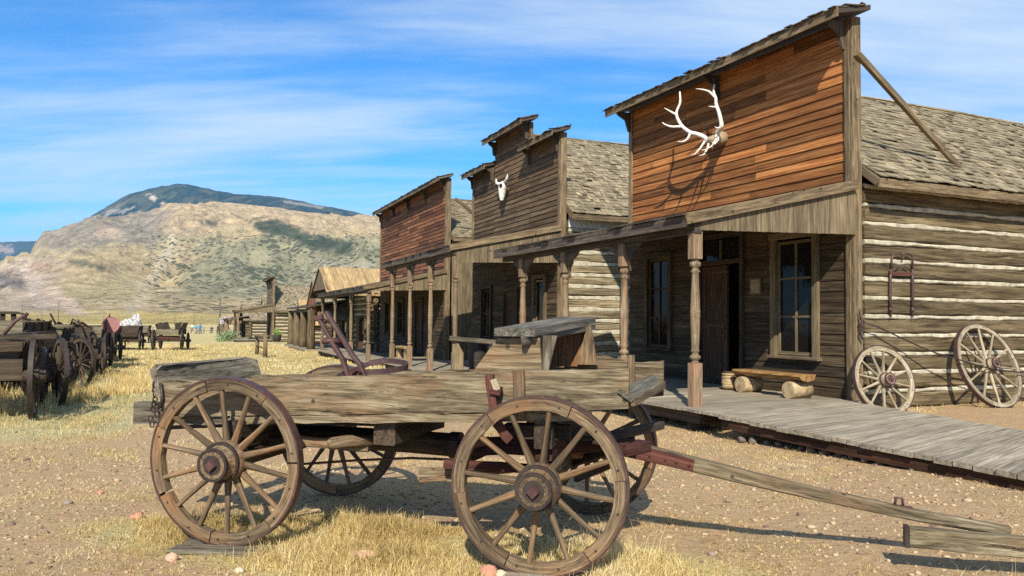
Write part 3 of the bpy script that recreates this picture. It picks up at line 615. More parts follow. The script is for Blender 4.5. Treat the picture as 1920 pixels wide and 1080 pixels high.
    if panel:
        pn = MB(); q = .02; zb = pz1-.03
        while q < qpost-.05:
            w_ = min(random.uniform(.12, .2), qpost-q); t0 = zl+(z_eave-zl)*q/q_eave-.05; t1 = zl+(z_eave-zl)*(q+w_)/q_eave-.05
            bb = zb+.10*(1-q/qpost)
            if t1-bb > .04: pn.prism([fr.P(se0+.02, q+.003, bb), fr.P(se0+.02, q+w_-.003, bb), fr.P(se0+.02, q+w_-.003, t1), fr.P(se0+.02, q+.003, t0)], fr.d*.022, gdir=Z)
            q += w_
        part(pn, 'porch_end_panel', 'vboard', po)
    for s in posts:
        mb = MB(); p = fr.P(s, qpost-.02, 0)
        if post_kind == 'turned': turned_post(mb, p, zd, pz1+.02, yaw=math.atan2(d[1], d[0]))
        elif post_kind == 'square': mb.beam(fr.P(s, qpost-.02, zd), fr.P(s, qpost-.02, pz1), .14, .14, up=fr.d, ch=.01)
        else: mb.tube([fr.P(s, qpost-.02, zd+(pz1-zd)*i/5)+V(random.uniform(-.02, .02), 0, 0) for i in range(6)], [.20, .19, .185, .18, .175, .17], 10)
        o = part(mb, 'porch_post', 'post')
        if brackets and s > posts[0]+.1:
            k = MB(); bracket(k, fr, s+.07, qpost-.02, z_eave-.18, 1); part(k, 'bracket', 'roofdark', o); k = MB(); bracket(k, fr, s-.07, qpost-.02, z_eave-.18, -1); part(k, 'bracket', 'roofdark', o)
    if deck:
        dk = MB(); s = deck_s0
        while s < L+.3:
            w_ = random.uniform(.17, .23); zj = random.uniform(-.005, .004)
            qa = .0 if s > -.3 or deck_s0 > -.5 else min(3.1, .16+(-s-.1)*4.5)
            dk.beam(fr.P(s+w_/2, qa, zd-.02+zj), fr.P(s+w_/2, qpost+.20+random.uniform(-.02, .025), zd-.02+zj), w_-.008, .04, n=3, jit=.002); s += w_
        dko = part(dk, 'porch_deck', 'deck')
        jb = MB(); jb.beam(fr.P(-.2, qpost+.02, zd-.13), fr.P(L+.2, qpost+.02, zd-.13), .09, .16); jb.beam(fr.P(-.15, .1, zd-.13), fr.P(-.15, qpost, zd-.13), .09, .16)
        for k in range(5): 
            p = fr.P(.1+k*(L-.3)/4, qpost-.1, 0); g_ = G(p[0], p[1]); jb.box((p[0], p[1], (g_+zd-.2)/2-.05), .22, .22, max(.05, zd-.2-g_+.1))
        part(jb, 'joist', 'darkwood', dko)
    if brace:
        for p0, p1 in brace: mb = MB(); mb.beam(p0, p1, .07, .11, n=3, ch=.006); part(mb, 'brace_pole', 'trim')
    if holes_build: holes_build(fr, b, part)
    # give the Empty its foot and keep the parts where they are
    b.location = keep
    for ch in b.children: ch.matrix_parent_inverse = Matrix.Translation(-keep)
    return fr, b
def door_leaf(fr, part, s0, s1, z0, z1, q=-.05, ajar=0, mat='door', label=None):
    mb = MB(); h = V(*fr.P(s1, q, 0)) ; n_ = 4
    for i in range(n_):
        a = s0+(s1-s0)*i/n_; b_ = s0+(s1-s0)*(i+1)/n_; mb.beam(fr.P((a+b_)/2, q, z0), fr.P((a+b_)/2, q, z1), b_-a-.008, .03, up=fr.n)
    for z in (z0+.1, (z0+z1)/2, z1-.1): mb.beam(fr.P(s0, q+.027, z), fr.P(s1, q+.027, z), .02, .14)
    for s in (s0+.06, s1-.06): mb.beam(fr.P(s, q+.025, z0), fr.P(s, q+.025, z1), .11, .018, up=fr.n)
    o = part(mb, 'door', mat, label=label)
    k = MB(); k.tube([fr.P(s0+.08, q+.03, (z0+z1)/2-.05), fr.P(s0+.08, q+.08, (z0+z1)/2-.05)], [.02, .03], 8); part(k, 'handle', 'iron', o)
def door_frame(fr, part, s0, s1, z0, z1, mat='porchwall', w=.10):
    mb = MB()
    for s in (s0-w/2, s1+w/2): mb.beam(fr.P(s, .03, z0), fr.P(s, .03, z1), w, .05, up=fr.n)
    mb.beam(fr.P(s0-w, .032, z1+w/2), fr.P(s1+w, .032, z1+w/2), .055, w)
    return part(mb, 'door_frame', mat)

# ---- first building: big antlers, red upper front
ZDA = .40; LA = 6.4
def fillA(fr, b, part):
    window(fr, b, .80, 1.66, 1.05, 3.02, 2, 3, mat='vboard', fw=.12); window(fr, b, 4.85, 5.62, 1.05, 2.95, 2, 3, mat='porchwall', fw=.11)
    door_frame(fr, part, 2.60, 3.80, ZDA, 3.22); tr = MB()
    tr.beam(fr.P(2.6, -.02, 2.76), fr.P(3.8, -.02, 2.76), .06, .09); tr.beam(fr.P(3.2, -.02, 2.8), fr.P(3.2, -.02, 3.2), .04, .05, up=fr.d)
    t_ = part(tr, 'transom', 'porchwall'); g = MB(); g.beam(fr.P(2.6, -.05, 3.01), fr.P(3.8, -.05, 3.01), .006, .42); part(g, 'glass', 'glass', t_)
    door_leaf(fr, part, 3.02, 3.78, ZDA+.01, 2.70)
    # open leaf turned inward
    mb = MB(); mb.beam(fr.P(2.63, -.08, 1.55), fr.P(2.63, -.72, 1.55), .035, 2.28); part(mb, 'door', 'door', label='door leaf standing open into the dark room')
    # black log under the eave at the side (shade log) is simply the top log
brA = [((Fr(OA, dA, nA).P(-.08, -.02, 5.88)), (Fr(OA, dA, nA).P(.36, -3.12, 4.30)))]
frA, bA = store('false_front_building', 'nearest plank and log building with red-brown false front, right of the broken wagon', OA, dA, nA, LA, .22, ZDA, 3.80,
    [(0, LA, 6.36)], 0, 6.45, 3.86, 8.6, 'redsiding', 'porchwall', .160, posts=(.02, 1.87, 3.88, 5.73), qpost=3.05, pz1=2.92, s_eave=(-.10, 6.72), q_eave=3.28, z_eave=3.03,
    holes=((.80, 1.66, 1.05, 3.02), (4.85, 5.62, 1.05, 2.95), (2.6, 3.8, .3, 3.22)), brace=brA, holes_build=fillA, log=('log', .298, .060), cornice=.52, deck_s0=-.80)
# ---- second building: stepped dark front with the cow skull
dB = (-.378, .926); nB = (-.926, -.378); OB = (1.29, 21.4)
def fillB(fr, b, part):
    window(fr, b, .95, 1.62, 1.0, 2.75, 1, 1, mat='trim', fw=.12)
    door_frame(fr, part, 3.0, 4.0, .15, 2.5); door_leaf(fr, part, 3.0, 4.0, .16, 2.5); window(fr, b, 5.2, 6.0, 1.0, 2.6, 2, 2, mat='porchwall')
    wf = MB(); wf.beam(fr.P(-.015, -.24, 4.26), fr.P(-.015, -5.5, 4.26), .03, .26, up=Z, n=4, jit=.004); part(wf, 'frieze_board', 'whitewash')
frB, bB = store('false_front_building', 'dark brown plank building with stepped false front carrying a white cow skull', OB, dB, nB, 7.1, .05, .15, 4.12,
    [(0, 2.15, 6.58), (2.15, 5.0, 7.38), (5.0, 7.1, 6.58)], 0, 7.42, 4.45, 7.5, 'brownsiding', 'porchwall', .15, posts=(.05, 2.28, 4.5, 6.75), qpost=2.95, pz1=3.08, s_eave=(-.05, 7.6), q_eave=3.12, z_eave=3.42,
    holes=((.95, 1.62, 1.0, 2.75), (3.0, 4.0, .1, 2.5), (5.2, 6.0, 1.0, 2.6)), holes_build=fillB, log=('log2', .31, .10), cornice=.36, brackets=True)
# ---- third building: lower red brown front
OC = (-2.56, 30.8)
def fillC(fr, b, part):
    door_frame(fr, part, 3.2, 4.3, .05, 2.35); door_leaf(fr, part, 3.2, 4.3, .06, 2.35); window(fr, b, 6.4, 7.3, .9, 2.4, 2, 2, mat='porchwall'); window(fr, b, 9.0, 9.9, .9, 2.4, 2, 2, mat='porchwall')
brC = [(Fr(OC, dB, nB).P(-.10, -.3, 6.3), Fr(OC, dB, nB).P(.30, -2.4, 5.0))]
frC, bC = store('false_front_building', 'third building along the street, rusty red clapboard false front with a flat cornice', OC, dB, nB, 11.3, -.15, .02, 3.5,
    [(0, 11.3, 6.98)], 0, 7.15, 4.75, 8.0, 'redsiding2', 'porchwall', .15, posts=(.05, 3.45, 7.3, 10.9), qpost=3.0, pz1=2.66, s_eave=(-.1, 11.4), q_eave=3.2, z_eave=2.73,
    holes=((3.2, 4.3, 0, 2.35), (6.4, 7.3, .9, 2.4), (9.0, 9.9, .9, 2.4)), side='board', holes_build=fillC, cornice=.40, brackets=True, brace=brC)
# ---- fourth: tall narrow false front far down the street
OG = (at(512, 70), 70.0); zgG = G(*OG)
def fillG(fr, b, part):
    door_frame(fr, part, 2.2, 3.2, zgG+.2, 2.0, w=.12); door_leaf(fr, part, 2.2, 3.2, zgG+.2, 2.0)
frG, bG = store('false_front_building', 'far building with tall narrow pale plank front and a corner post down to the boardwalk', OG, dB, nB, 5.4, zgG, zgG+.18, 2.75,
    [(0, 5.4, 5.0)], 0, 4.5, 2.2, 8.0, 'vboard', 'vboard', .22, posts=(.1, 5.2), qpost=2.9, pz1=2.0, s_eave=(-.1, 5.5), q_eave=3.1, z_eave=2.15,
    holes=((2.2, 3.2, zgG, 2.0),), holes_build=fillG, cornice=.42, log=('log', .30, .09), brackets=False, post_kind='square')
# ---- log cabins
def cabin(label, O, d, n, L, depth, zg, ze, zr, roof='shingle', over=.6, logm='log', pitch=.30, porch=None, door=True, gable_front=True):
    fr = Fr(O, d, n); b = empty('log_cabin', (0, 0, 0), label=label, cat='cabin'); keep = Vector((O[0], O[1], zg))
    def part(mb, nm, mat, parent=None, **k): return mb.build(nm, M[mat], parent or b, **k)
    lg = MB(); ck = MB(); nn = int((ze-zg)/pitch)
    for i in range(nn):
        z = zg+pitch*(i+.5); e = .32
        for (p0, p1, o_) in ((fr.P(.1, e, z), fr.P(.1, -depth-e, z), -fr.d), (fr.P(L-.1, e, z), fr.P(L-.1, -depth-e, z), fr.d)):
            lg.tube([p0+(p1-p0)*k/5+V(0, 0, random.uniform(-.01, .01)) for k in range(6)], [pitch*.46*random.uniform(.9, 1.05) for _ in range(6)], 8); c = .11
            ck.beam(p0+(p1-p0)*.06+o_*.03+Z*pitch/2, p0+(p1-p0)*.94+o_*.03+Z*pitch/2, .13, .09, n=5, jit=.006)
        for q, o_ in ((-.1, fr.n), (-depth+.1, -fr.n)):
            zz = z+pitch/2*0
            p0 = fr.P(-e, q, zz+.02); p1 = fr.P(L+e, q, zz+.02)
            lg.tube([p0+(p1-p0)*k/5 for k in range(6)], [pitch*.46*random.uniform(.9, 1.05) for _ in range(6)], 8); ck.beam(p0+(p1-p0)*.06+o_*.03+Z*pitch/2, p0+(p1-p0)*.94+o_*.03+Z*pitch/2, .13, .09, n=5, jit=.006)
    part(lg, 'log_wall', logm); part(ck, 'chinking', 'chink')
    zt = zg+pitch*nn; rf = MB(); rs = L/2
    ga = MB()
    for q in (-.1, -depth+.1): ga.prism([fr.P(0, q, zt), fr.P(L, q, zt), fr.P(rs, q, zr-.1)], fr.n*.06, gdir=Z)
    if over > 1.5: ga.prism([fr.P(.0, over-.12, zt+.15), fr.P(L, over-.12, zt+.15), fr.P(rs, over-.12, zr-.1)], fr.n*.05, gdir=Z)
    part(ga, 'gable', 'redsiding2' if over > 1.5 and roof == 'shingle' else 'vboard')
    q0 = over; so_ = -.35; Lw = depth+over+.3; slope = (zr-zt)/rs; zo = zr-slope*(rs-so_)
    for sgn in (0, 1):
        A_0 = fr.P(so_ if not sgn else 2*rs-so_, q0, zo); T0 = fr.P(rs, q0, zr)
        rf.prism([A_0, T0, T0-fr.n*Lw, A_0-fr.n*Lw], Z*-.06, gdir=fr.n)
    ro = part(rf, 'roof', 'roofdark'); es = nrm(fr.d*(rs-so_)+Z*(zr-zo)); Ls = np.linalg.norm(fr.d*(rs-so_)+Z*(zr-zo))
    sh = MB()
    if roof == 'shingle': shingles(sh, fr.P(so_, q0, zo+.01), -fr.n, es, Lw, Ls, w=.22, ex=.26)
    else:
        x = 0; P0 = fr.P(so_-.1, q0, zo-.05)
        while x < Lw: w_ = random.uniform(.22, .34); sh.beam(P0-fr.n*(x+w_/2)+Z*.03, P0-fr.n*(x+w_/2)+es*(Ls+.12)+Z*.03, w_-.01, .03, up=np.cross(es, fr.n), n=2, jit=.006); x += w_
    part(sh, 'roof_covering', roof if roof != 'shingle' else 'shingle', ro)
    if door:
        mb = MB(); mb.box(fr.P(L*.5, -.0, zg+1.0), .9, .5, 1.9, rot=math.atan2(fr.d[1], fr.d[0]), grain='z'); part(mb, 'door', 'door')
        wn_ = MB(); wn_.box(fr.P(L*.22, .04, zg+1.4), .6, .36, .7, rot=math.atan2(fr.d[1], fr.d[0]), grain='z'); w_ = part(wn_, 'window', 'trim'); g_ = MB(); g_.box(fr.P(L*.22, .225, zg+1.4), .48, .02, .58, rot=math.atan2(fr.d[1], fr.d[0])); part(g_, 'glass', 'glass', w_)
    if porch:
        qp, zp0, zp1, ss_, kind = porch; pr = MB(); pr.prism([fr.P(-.2, 0, zp1), fr.P(max(ss_)+.5, 0, zp1), fr.P(max(ss_)+.5, qp+.3, zp0), fr.P(-.2, qp+.3, zp0)], Z*.09, gdir=fr.d); pr.beam(fr.P(-.2, qp+.05, zp0-.12), fr.P(L+.2, qp+.05, zp0-.12), .12, .2); part(pr, 'porch_roof', 'roofdark')
        for s in ss_:
            mb = MB(); mb.tube([fr.P(s, qp, zg+(zp0-.1-zg)*i/4)+V(random.uniform(-.02, .02), 0, 0) for i in range(5)], [.25, .24, .23, .22, .21], 10); part(mb, 'porch_post', 'post' if int(s*10) % 2 else 'log')
        dk = MB(); dk.prism([fr.P(-.4, 0, zg+.12), fr.P(max(ss_)+.5, 0, zg+.12), fr.P(max(ss_)+.5, qp+.4, zg+.12), fr.P(-.4, qp+.4, zg+.12)], Z*-.1, gdir=fr.n); part(dk, 'porch_deck', 'deck')
    b.location = keep
    for ch in b.children: ch.matrix_parent_inverse = Matrix.Translation(-keep)
    return fr
frD = Fr(OC, dB, nB); pD = frD.P(13.0, 0, 0)
cabin('log cabin with golden tan plank roof, next after the rusty red front', (pD[0], pD[1]), dB, nB, 5.6, 8.0, G(pD[0], pD[1]), 3.05, 4.42, 'tanplank', over=2.5, logm='log')
pE = frD.P(18.2, 0, 0); pE = (pE[0], pE[1])
cabin('log cabin with thick log porch posts and steep little gable past the tan roof', pE, dB, nB, 6.0, 3.2, G(*pE), 2.0, 3.95, 'shingle', over=2.1, porch=(2.5, 2.18, 2.75, (.0, 3.2, 6.3, 9.4), 'log'))
pF = frD.P(29.0, -1.2, 0); pF = (pF[0], pF[1])
cabin('small white-chinked log cabin between the thick porch posts and the tall narrow front', pF, dB, nB, 4.6, 5.0, G(*pF), 1.6, 2.6, 'shingle', over=.5)
pK = frD.P(34.5, .6, 0); pK = (pK[0], pK[1])
cabin('narrow dark cabin with steep plank gable squeezed beside the small chinked cabin', pK, dB, nB, 3.4, 4.0, G(*pK), 1.5, 3.0, 'tanplank', over=.4)
pL = (at(489, 92), 92.0)
cabin('dim log cabin half behind the low cabin with the plank roof', pL, dB, nB, 6.0, 5.0, G(*pL), 1.8, 3.1, 'shingle', over=.4, porch=(2.0, 1.5, 1.9, (.3, 3, 5.7), 'log'))
pH = (at(468, 84), 84.0)
cabin('low log cabin with plank roof left of the tall narrow front', pH, dB, nB, 7.0, 6.0, G(*pH), 1.5, 3.0, 'shingle', over=.6, porch=(2.2, 1.35, 1.7, (.3, 3.4, 6.7), 'log'))
pI = (at(452, 104), 104.0)
cabin('farthest low cabin with lean-to porch at the end of the street', pI, dB, nB, 6.0, 6.0, G(*pI), 1.3, 2.6, 'shingle', over=.5, porch=(2.0, 1.0, 1.4, (.3, 3, 5.7), 'log'))
pJ = (at(500, 98), 98.0)
cabin('cabin behind the tall narrow front showing only its orange gable peak', pJ, dB, nB, 6.0, 5.0, G(*pJ), 1.6, 4.4, 'shingle', over=.3)

# ---- boardwalk in front of the first building, running off to the right
bw = MB(); F0 = V(2.72, 10.42); F1 = V(4.36, 6.78); B0 = V(5.30, 12.36); B1 = V(6.12, 9.5)
fd = nrm(F1-F0); bd = nrm(B1-B0); tt = 0; Lf = 11.5
while tt < Lf:
    w_ = random.uniform(.18, .24); t0, t1 = tt/Lf, (tt+w_)/Lf; e0 = random.uniform(-.02, .03); zz = lambda t: .392-.06*min(1, t*Lf/4.0)
    a = F0+fd*(tt)+nrm(F0-B0)*e0; b_ = F0+fd*(tt+w_-.010)+nrm(F0-B0)*e0; c = B0+bd*((tt+w_-.010)*.93); d_ = B0+bd*(tt*.93); dz = random.uniform(-.006, .006)
    P3 = lambda p, t: V(p[0], p[1], zz(t)+dz); bw.prism([P3(a, t0), P3(b_, t1), P3(c, t1), P3(d_, t0)], V(0, 0, -.05), gdir=V(c[0]-b_[0], c[1]-b_[1], 0)); tt += w_
bw.build('boardwalk', M['deck'], kind='structure')
jb = MB()
for off in (.09, 1.3):
    p = [V(*(F0+fd*t+nrm(B0-F0)*off), .392-.06*min(1, t/4.0)-.115) for t in np.linspace(0, 11.4, 12)]; jb.beam(None, None, .09, .11, path=p)
jb.build('boardwalk_bearer', M['bearer'], kind='structure')
# ================================================================== WHEELS AND WAGONS
def wheel_parts(root, Rw, nsp, hub_r=.115, rim_d=.075, rim_w=.06, mats=('spoke', 'tyre', 'spoke', 'dkiron'), nfel=6, seed=0, gap=.004, dish=.035, rimname='rim', ph=0.0, smat=None):
    """wheel round local Y, outer face towards -Y; rim, tyre, hub and each spoke are parts of root (or of the rim when root is a wagon)"""
    random.seed(100+seed); rim = MB()
    for i in range(nfel):
        a0 = 2*math.pi*i/nfel+ph; a1 = 2*math.pi*(i+1)/nfel+ph-gap*random.uniform(.5, 3); j = random.uniform(-.003, .003)
        rim.ring((0, 0, 0), Rw-.012+j*0, Rw-.012-rim_d+j, -rim_w/2+random.uniform(-.003, .003), rim_w/2, 14, a0, a1, jr=.0025)
    bolts = MB()
    for i in range(nfel*2):
        a = 2*math.pi*(i+.25)/(nfel*2)+ph; c, s = math.cos(a), math.sin(a); r = Rw-.05; bolts.tube([V(c*r, -rim_w/2-.006, s*r), V(c*r, -rim_w/2+.004, s*r)], [.007, .007], 6)
    ro = rim.build(rimname, M[mats[0]], root); top = ro if rimname != 'rim' else root
    bolts.build('rim_bolts', M['dkiron'], ro if rimname == 'rim' else ro) if rimname == 'rim' else bolts.build('rim_bolts', M['dkiron'], ro)
    ty = MB(); ty.ring((0, 0, 0), Rw, Rw-.014, -rim_w/2-.004, rim_w/2+.004, 72, smooth=False); ty.build('tyre', M[mats[1]], top)
    hb = MB(); h = hub_r; hb.tube([V(0, y, 0) for y in (-.155, -.150, -.10, -.06, -.045, 0, .045, .06, .10, .15)], [h*.66, h*.72, h*.78, h*.86, h, h*1.04, h, h*.86, h*.8, h*.7], 28, smooth=True); hbo = hb.build('hub', M[mats[2]], top)
    if rimname == 'rim':
        bd = MB()
        for y, r_ in ((-.148, h*.76), (-.055, h*.96), (.055, h*.96)): bd.ring((0, 0, 0), r_+.006, r_-.012, y-.012, y+.012, 28, smooth=False)
        bd.ring((0, -.150, 0), h*.55, h*.30, -.012, .0, 20); bd.tube([V(0, -.150, 0), V(0, -.185, 0)], [.036, .030], 4); bd.tube([V(0, -.15, 0), V(0, -.153, 0)], [h*.5, h*.5], 20); bd.build('hub_bands', M[mats[3]], hbo)
    else:
        bd = MB()
        for y, r_ in ((-.148, h*.76), (-.055, h*.96), (.055, h*.96)): bd.ring((0, 0, 0), r_+.006, r_-.012, y-.012, y+.012, 28)
        hb_ = bd.build('hub_bands', M['dkiron'], top)
        nt_ = MB(); nt_.tube([V(0, -.150, 0), V(0, -.156, 0)], [h*.48, h*.48], 24, smooth=False); nt_.build('hub_socket', M['dkiron'], top); nt_ = MB(); nt_.tube([V(0, -.150, 0), V(0, -.186, 0)], [.042, .038], 4, smooth=False); nt_.build('axle_nut', M['iron'], top)
    for i in range(nsp):
        a = 2*math.pi*(i+.5)/nsp+ph+random.uniform(-.012, .012); d = V(math.cos(a), 0, math.sin(a)); n_ = 6; w0 = .048*random.uniform(.9, 1.05)
        pts = [d*(h*.85+(Rw-rim_d*1.02-h*.85)*k/n_)+V(0, dish*(.5-k/n_)*-1+0, 0)*0+V(0, dish*(1-k/n_)-.006, 0) for k in range(n_+1)]
        t = random.random(); sp = MB(); vs = []; off = V(*np.random.uniform(0, 50, 3))
        # elliptical spoke, stout at the hub, slim at the rim
        rr_ = [1.15, 1.05, .9, .8, .74, .74, .8]; sd = np.cross(d, V(0, 1, 0)); k_ = 8; gs = []
        for p, q in zip(pts, rr_):
            for j in range(k_): th = 2*math.pi*j/k_; vs.append(p+sd*math.cos(th)*w0*.50*q+V(0, 1, 0)*math.sin(th)*w0*.60*q); gs.append(V(p@d, math.cos(th)*.025, math.sin(th)*.025)+off)
        f = [(m*k_+j, (m+1)*k_+j, (m+1)*k_+(j+1) % k_, m*k_+(j+1) % k_) for m in range(n_) for j in range(k_)]; sp.add(vs, f, gs, t, True)
        sp.build('spoke', M[smat or mats[0]], top)
    return ro
def mat_of(o): return o
M['spokepale'] = wood('sun_bleached_spoke', (.12,.09,.055), (.31,.25,.165), (.50,.42,.31), grain=(3, 40, 40), crack=.4, tonev=.3)
# ---- the broken wagon in front: x forward (towards the tongue), y away from us, z up
UW = (.969, -.247); wag = empty('farm_wagon', (.18, 5.03, 0), math.atan2(UW[1], UW[0]), 'broken grey farm wagon with fallen tongue standing alone in golden grass', 'wagon')
def wl(mb, nm, mat, parent=None, **k): return mb.build(nm, M[mat], parent or wag, **k)
gw = lambda x, y: G(.18+UW[0]*x-UW[1]*y*1.0*0+(.247*y), 5.03-.247*x+.969*y)
TR = 1.66
wheels = []
for (x, y, Rw, nsp, sd_, flip_, ph_) in ((0, 0, .565, 12, 1, 0, .13), (-2.229, 0, .585, 14, 2, 0, .05), (.06, TR, .565, 12, 3, 1, .3), (-2.229, TR+.04, .585, 14, 4, 1, .22)):
    w = wheel_parts(wag, Rw, nsp, hub_r=.142, seed=sd_, rimname='wheel', nfel=6 if nsp == 12 else 7, gap=.012 if sd_ == 2 else .006, ph=ph_)
    w.location = (x, y, Rw+gw(x, y)+.008); w.rotation_euler = (R(1.5 if not flip_ else -1.5), 0, R(180) if flip_ else 0)
    if flip_ and sd_ == 3: w.rotation_euler = (R(-1.5), 0, R(172))
random.seed(5); zt = lambda x: 1.272+.05*x; zb = lambda x: 1.005+.05*x
def plank(mb, x0, x1, y, top, bot, th, n=16, jt=.006, notch=None):
    """upright side board with worn, uneven edges"""
    off = V(*np.random.uniform(0, 50, 3)); vs = []; gs = []; m_ = 4
    for i in range(n+1):
        x = x0+(x1-x0)*i/n; t_ = top(x)+random.uniform(-jt, jt); b_ = bot(x)+random.uniform(-jt, jt)
        for (yy, f_) in ((y-th/2, 0), (y+th/2, 0), (y+th/2, 1), (y-th/2, 1)):
            z = b_*(1-f_)+t_*f_; vs.append(V(x+random.uniform(-.002, .002), yy+random.uniform(-.002, .002), z)); gs.append(V(x, yy, z)+off)
    f = [(i*4+j, i*4+(j+1) % 4, i*4+4+(j+1) % 4, i*4+4+j) for i in range(n) for j in range(4)]+[(3, 2, 1, 0), (n*4, n*4+1, n*4+2, n*4+3)]
    mb.add(vs, f, gs, random.random())
mb = MB(); plank(mb, -2.90, .54, .19, lambda x: zt(x), lambda x: zb(x)+.035*max(0, x-.1), .055, 34, .005); sp_ = wl(mb, 'side_board', 'plank')
mb = MB(); plank(mb, -2.3, .30, .185, lambda x: zb(x)-.004, lambda x: zb(x)-.055, .07, 26, .007); wl(mb, 'lower_rail', 'plank')
mb = MB(); plank(mb, -3.15, -1.35, .24, lambda x: .955+.03*(x+3.15)-.02*max(0, x+2.0), lambda x: .80+.03*(x+3.15)+.10*max(0, x+1.95), .10, 12, .008); wl(mb, 'rear_sill', 'plank2')
mb = MB(); plank(mb, -2.80, .10, 1.16, lambda x: zt(x)-.03, lambda x: zb(x)-.02, .05, 24, .006); wl(mb, 'side_board', 'plank')
mb = MB(); plank(mb, -.05, .70, 1.13, lambda x: zt(x)+.03+.035*math.sin(x*9)-.10*max(0, x-.50), lambda x: zb(x)-.0, .045, 14, .009); wl(mb, 'side_board', 'plank', label='jagged front end of the far side board')
mb = MB(); mb.beam((.47, 1.075, 1.01), (.465, 1.09, 1.345), .05, .05, up=V(0, 1, 0), n=4, jit=.003, ch=.004); wl(mb, 'cleat', 'spoke')
mb = MB(); mb.beam((-.155, .145, .95), (-.175, .145, 1.275), .035, .075, up=V(1, 0, 0), n=5, jit=.002, ch=.004); wl(mb, 'cleat', 'spoke')
mb = MB(); mb.beam((-.02, .135, .88), (-.03, .135, .96), .03, .06, up=V(1, 0, 0), ch=.004); wl(mb, 'cleat', 'spoke')
# tail board leaning at the back
mb = MB(); mb.prism([(-2.86, .13, 1.0), (-2.72, 1.28, 1.02), (-2.76, 1.22, 1.235), (-2.80, 1.19, 1.25), (-2.90, .18, 1.236), (-2.92, .14, 1.20)], V(-.055, .0, .01), gdir=V(.12, 1, 0)); wl(mb, 'tail_board', 'plank2')
# floor
for i in range(5):
    mb = MB(); y = .27+i*.185; x0 = -2.78+random.uniform(0, .1); mb.beam((x0, y, zb(x0)+.01), (.45+random.uniform(-.2, .05), y, zb(.4)+.01), .175, .03, n=8, jit=.004); wl(mb, 'floor_board', 'plank2')
# sloping foot board at the front end
mb = MB(); mb.beam((.52, .14, 1.125), (.65, 1.10, 1.165), .11, .03, up=nrm(V(.55, 0, .83)), n=6, jit=.005, ch=.004); wl(mb, 'foot_board', 'seatwood')
mb = MB(); mb.beam((.57, .15, 1.09), (.70, 1.10, 1.135), .03, .055, n=6, jit=.006); wl(mb, 'foot_board_edge', 'plank')
# seat box
mb = MB(); mb.prism([(-.53, .235, zt(-.5)-.02), (-.035, .235, zt(0)-.02), (-.055, .235, 1.485), (-.34, .235, 1.475), (-.37, .235, 1.44)], V(0, .035, 0), gdir=V(1, 0, 0)); wl(mb, 'seat_side', 'plank')
mb = MB(); mb.prism([(-.35, 1.08, zt(-.2)-.02), (.15, 1.08, zt(.1)-.02), (.155, 1.08, 1.555), (-.10, 1.08, 1.545)], V(0, .03, 0), gdir=Z); wl(mb, 'seat_side', 'reach')
for i in range(5):
    mb = MB(); y = .30+i*.157; xx = -.33+.045*i; mb.beam((xx, y+.075, zt(-.3)-.03), (xx+.01, y+.075, 1.49+.010*i), .15, .02, up=V(1, 0, 0), n=3, jit=.002); wl(mb, 'seat_back_panel', 'door')
mb = MB(); mb.prism([(-.035, .245, 1.25), (.0, .245, 1.25), (.06, .245, 1.50), (-.035, .245, 1.50)], V(0, .03, 0), gdir=Z); wl(mb, 'seat_support', 'plank2')
mb = MB(); mb.prism([(.06, 1.04, 1.27), (.215, 1.04, 1.27), (.165, 1.04, 1.56), (.135, 1.04, 1.56)], V(0, .03, 0), gdir=Z); wl(mb, 'seat_support', 'spoke')
mb = MB(); mb.prism([(-.345, .165, 1.493), (-.07, .165, 1.493), (.175, 1.22, 1.578), (-.10, 1.22, 1.578)], V(0, 0, .052), gdir=V(.2, 1, 0)); wl(mb, 'seat_board', 'seatwood')
mb = MB(); mb.beam((-.145, .150, 1.470), (.155, 1.20, 1.555), .035, .05, n=5, jit=.004); wl(mb, 'seat_batten', 'seatwood')
# bolsters, axles, pole, hounds
def part_beam(nm, mat, p0, p1, w, h, up=Z, n=4, jit=.003, ch=.006, **k):
    mb = MB(); mb.beam(p0, p1, w, h, up=up, n=n, jit=jit, ch=ch, **{a: b for a, b in k.items() if a in ('w1', 'h1', 'path', 'tone')}); return wl(mb, nm, mat, label=k.get('label'))
part_beam('bolster', 'darkwood', (0, .10, .855), (0, 1.55, .855), .12, .15); part_beam('bolster', 'darkwood', (-2.229, .10, .80), (-2.229, 1.58, .80), .12, .13)
part_beam('axle', 'darkwood', (0, .14, .585), (.02, 1.52, .585), .10, .11); part_beam('axle', 'darkwood', (-2.229, .14, .60), (-2.229, 1.56, .60), .10, .11)
part_beam('sand_board', 'redwood_gear', (.0, .16, .74), (.02, 1.48, .74), .11, .09)
part_beam('axle_block', 'darkwood', (-2.229, .2, .70), (-2.229, 1.5, .70), .10, .08)
mb = MB(); mb.tube([(-2.35, .83, .66), (-1.9, .83, .672), (-1.2, .83, .665), (-.80, .83, .655)], [.075, .085, .085, .088], 14); wl(mb, 'reach_pole', 'darkwood')
mb = MB(); mb.tube([(-.82, .83, .655), (-.45, .83, .648), (.0, .83, .64), (.2, .83, .64)], [.045, .042, .042, .04], 12); wl(mb, 'reach_pole', 'reach', label='thin red-brown end of the reach pole')
mb = MB(); mb.tube([(-.86, .83, .655), (-.78, .83, .654)], [.10, .10], 14, smooth=False); wl(mb, 'pole_band', 'dkiron')
for y in (.45, 1.05): part_beam('cross_sill', 'darkwood', (-2.1, y, .875), (-1.15, y, .885), .09, .11)
part_beam('cross_sill', 'darkwood', (-1.14, .22, .83), (-1.10, 1.15, .84), .16, .20)
part_beam('cross_sill', 'darkwood', (-.28, .25, .86), (.15, .25, .87), .1, .10)
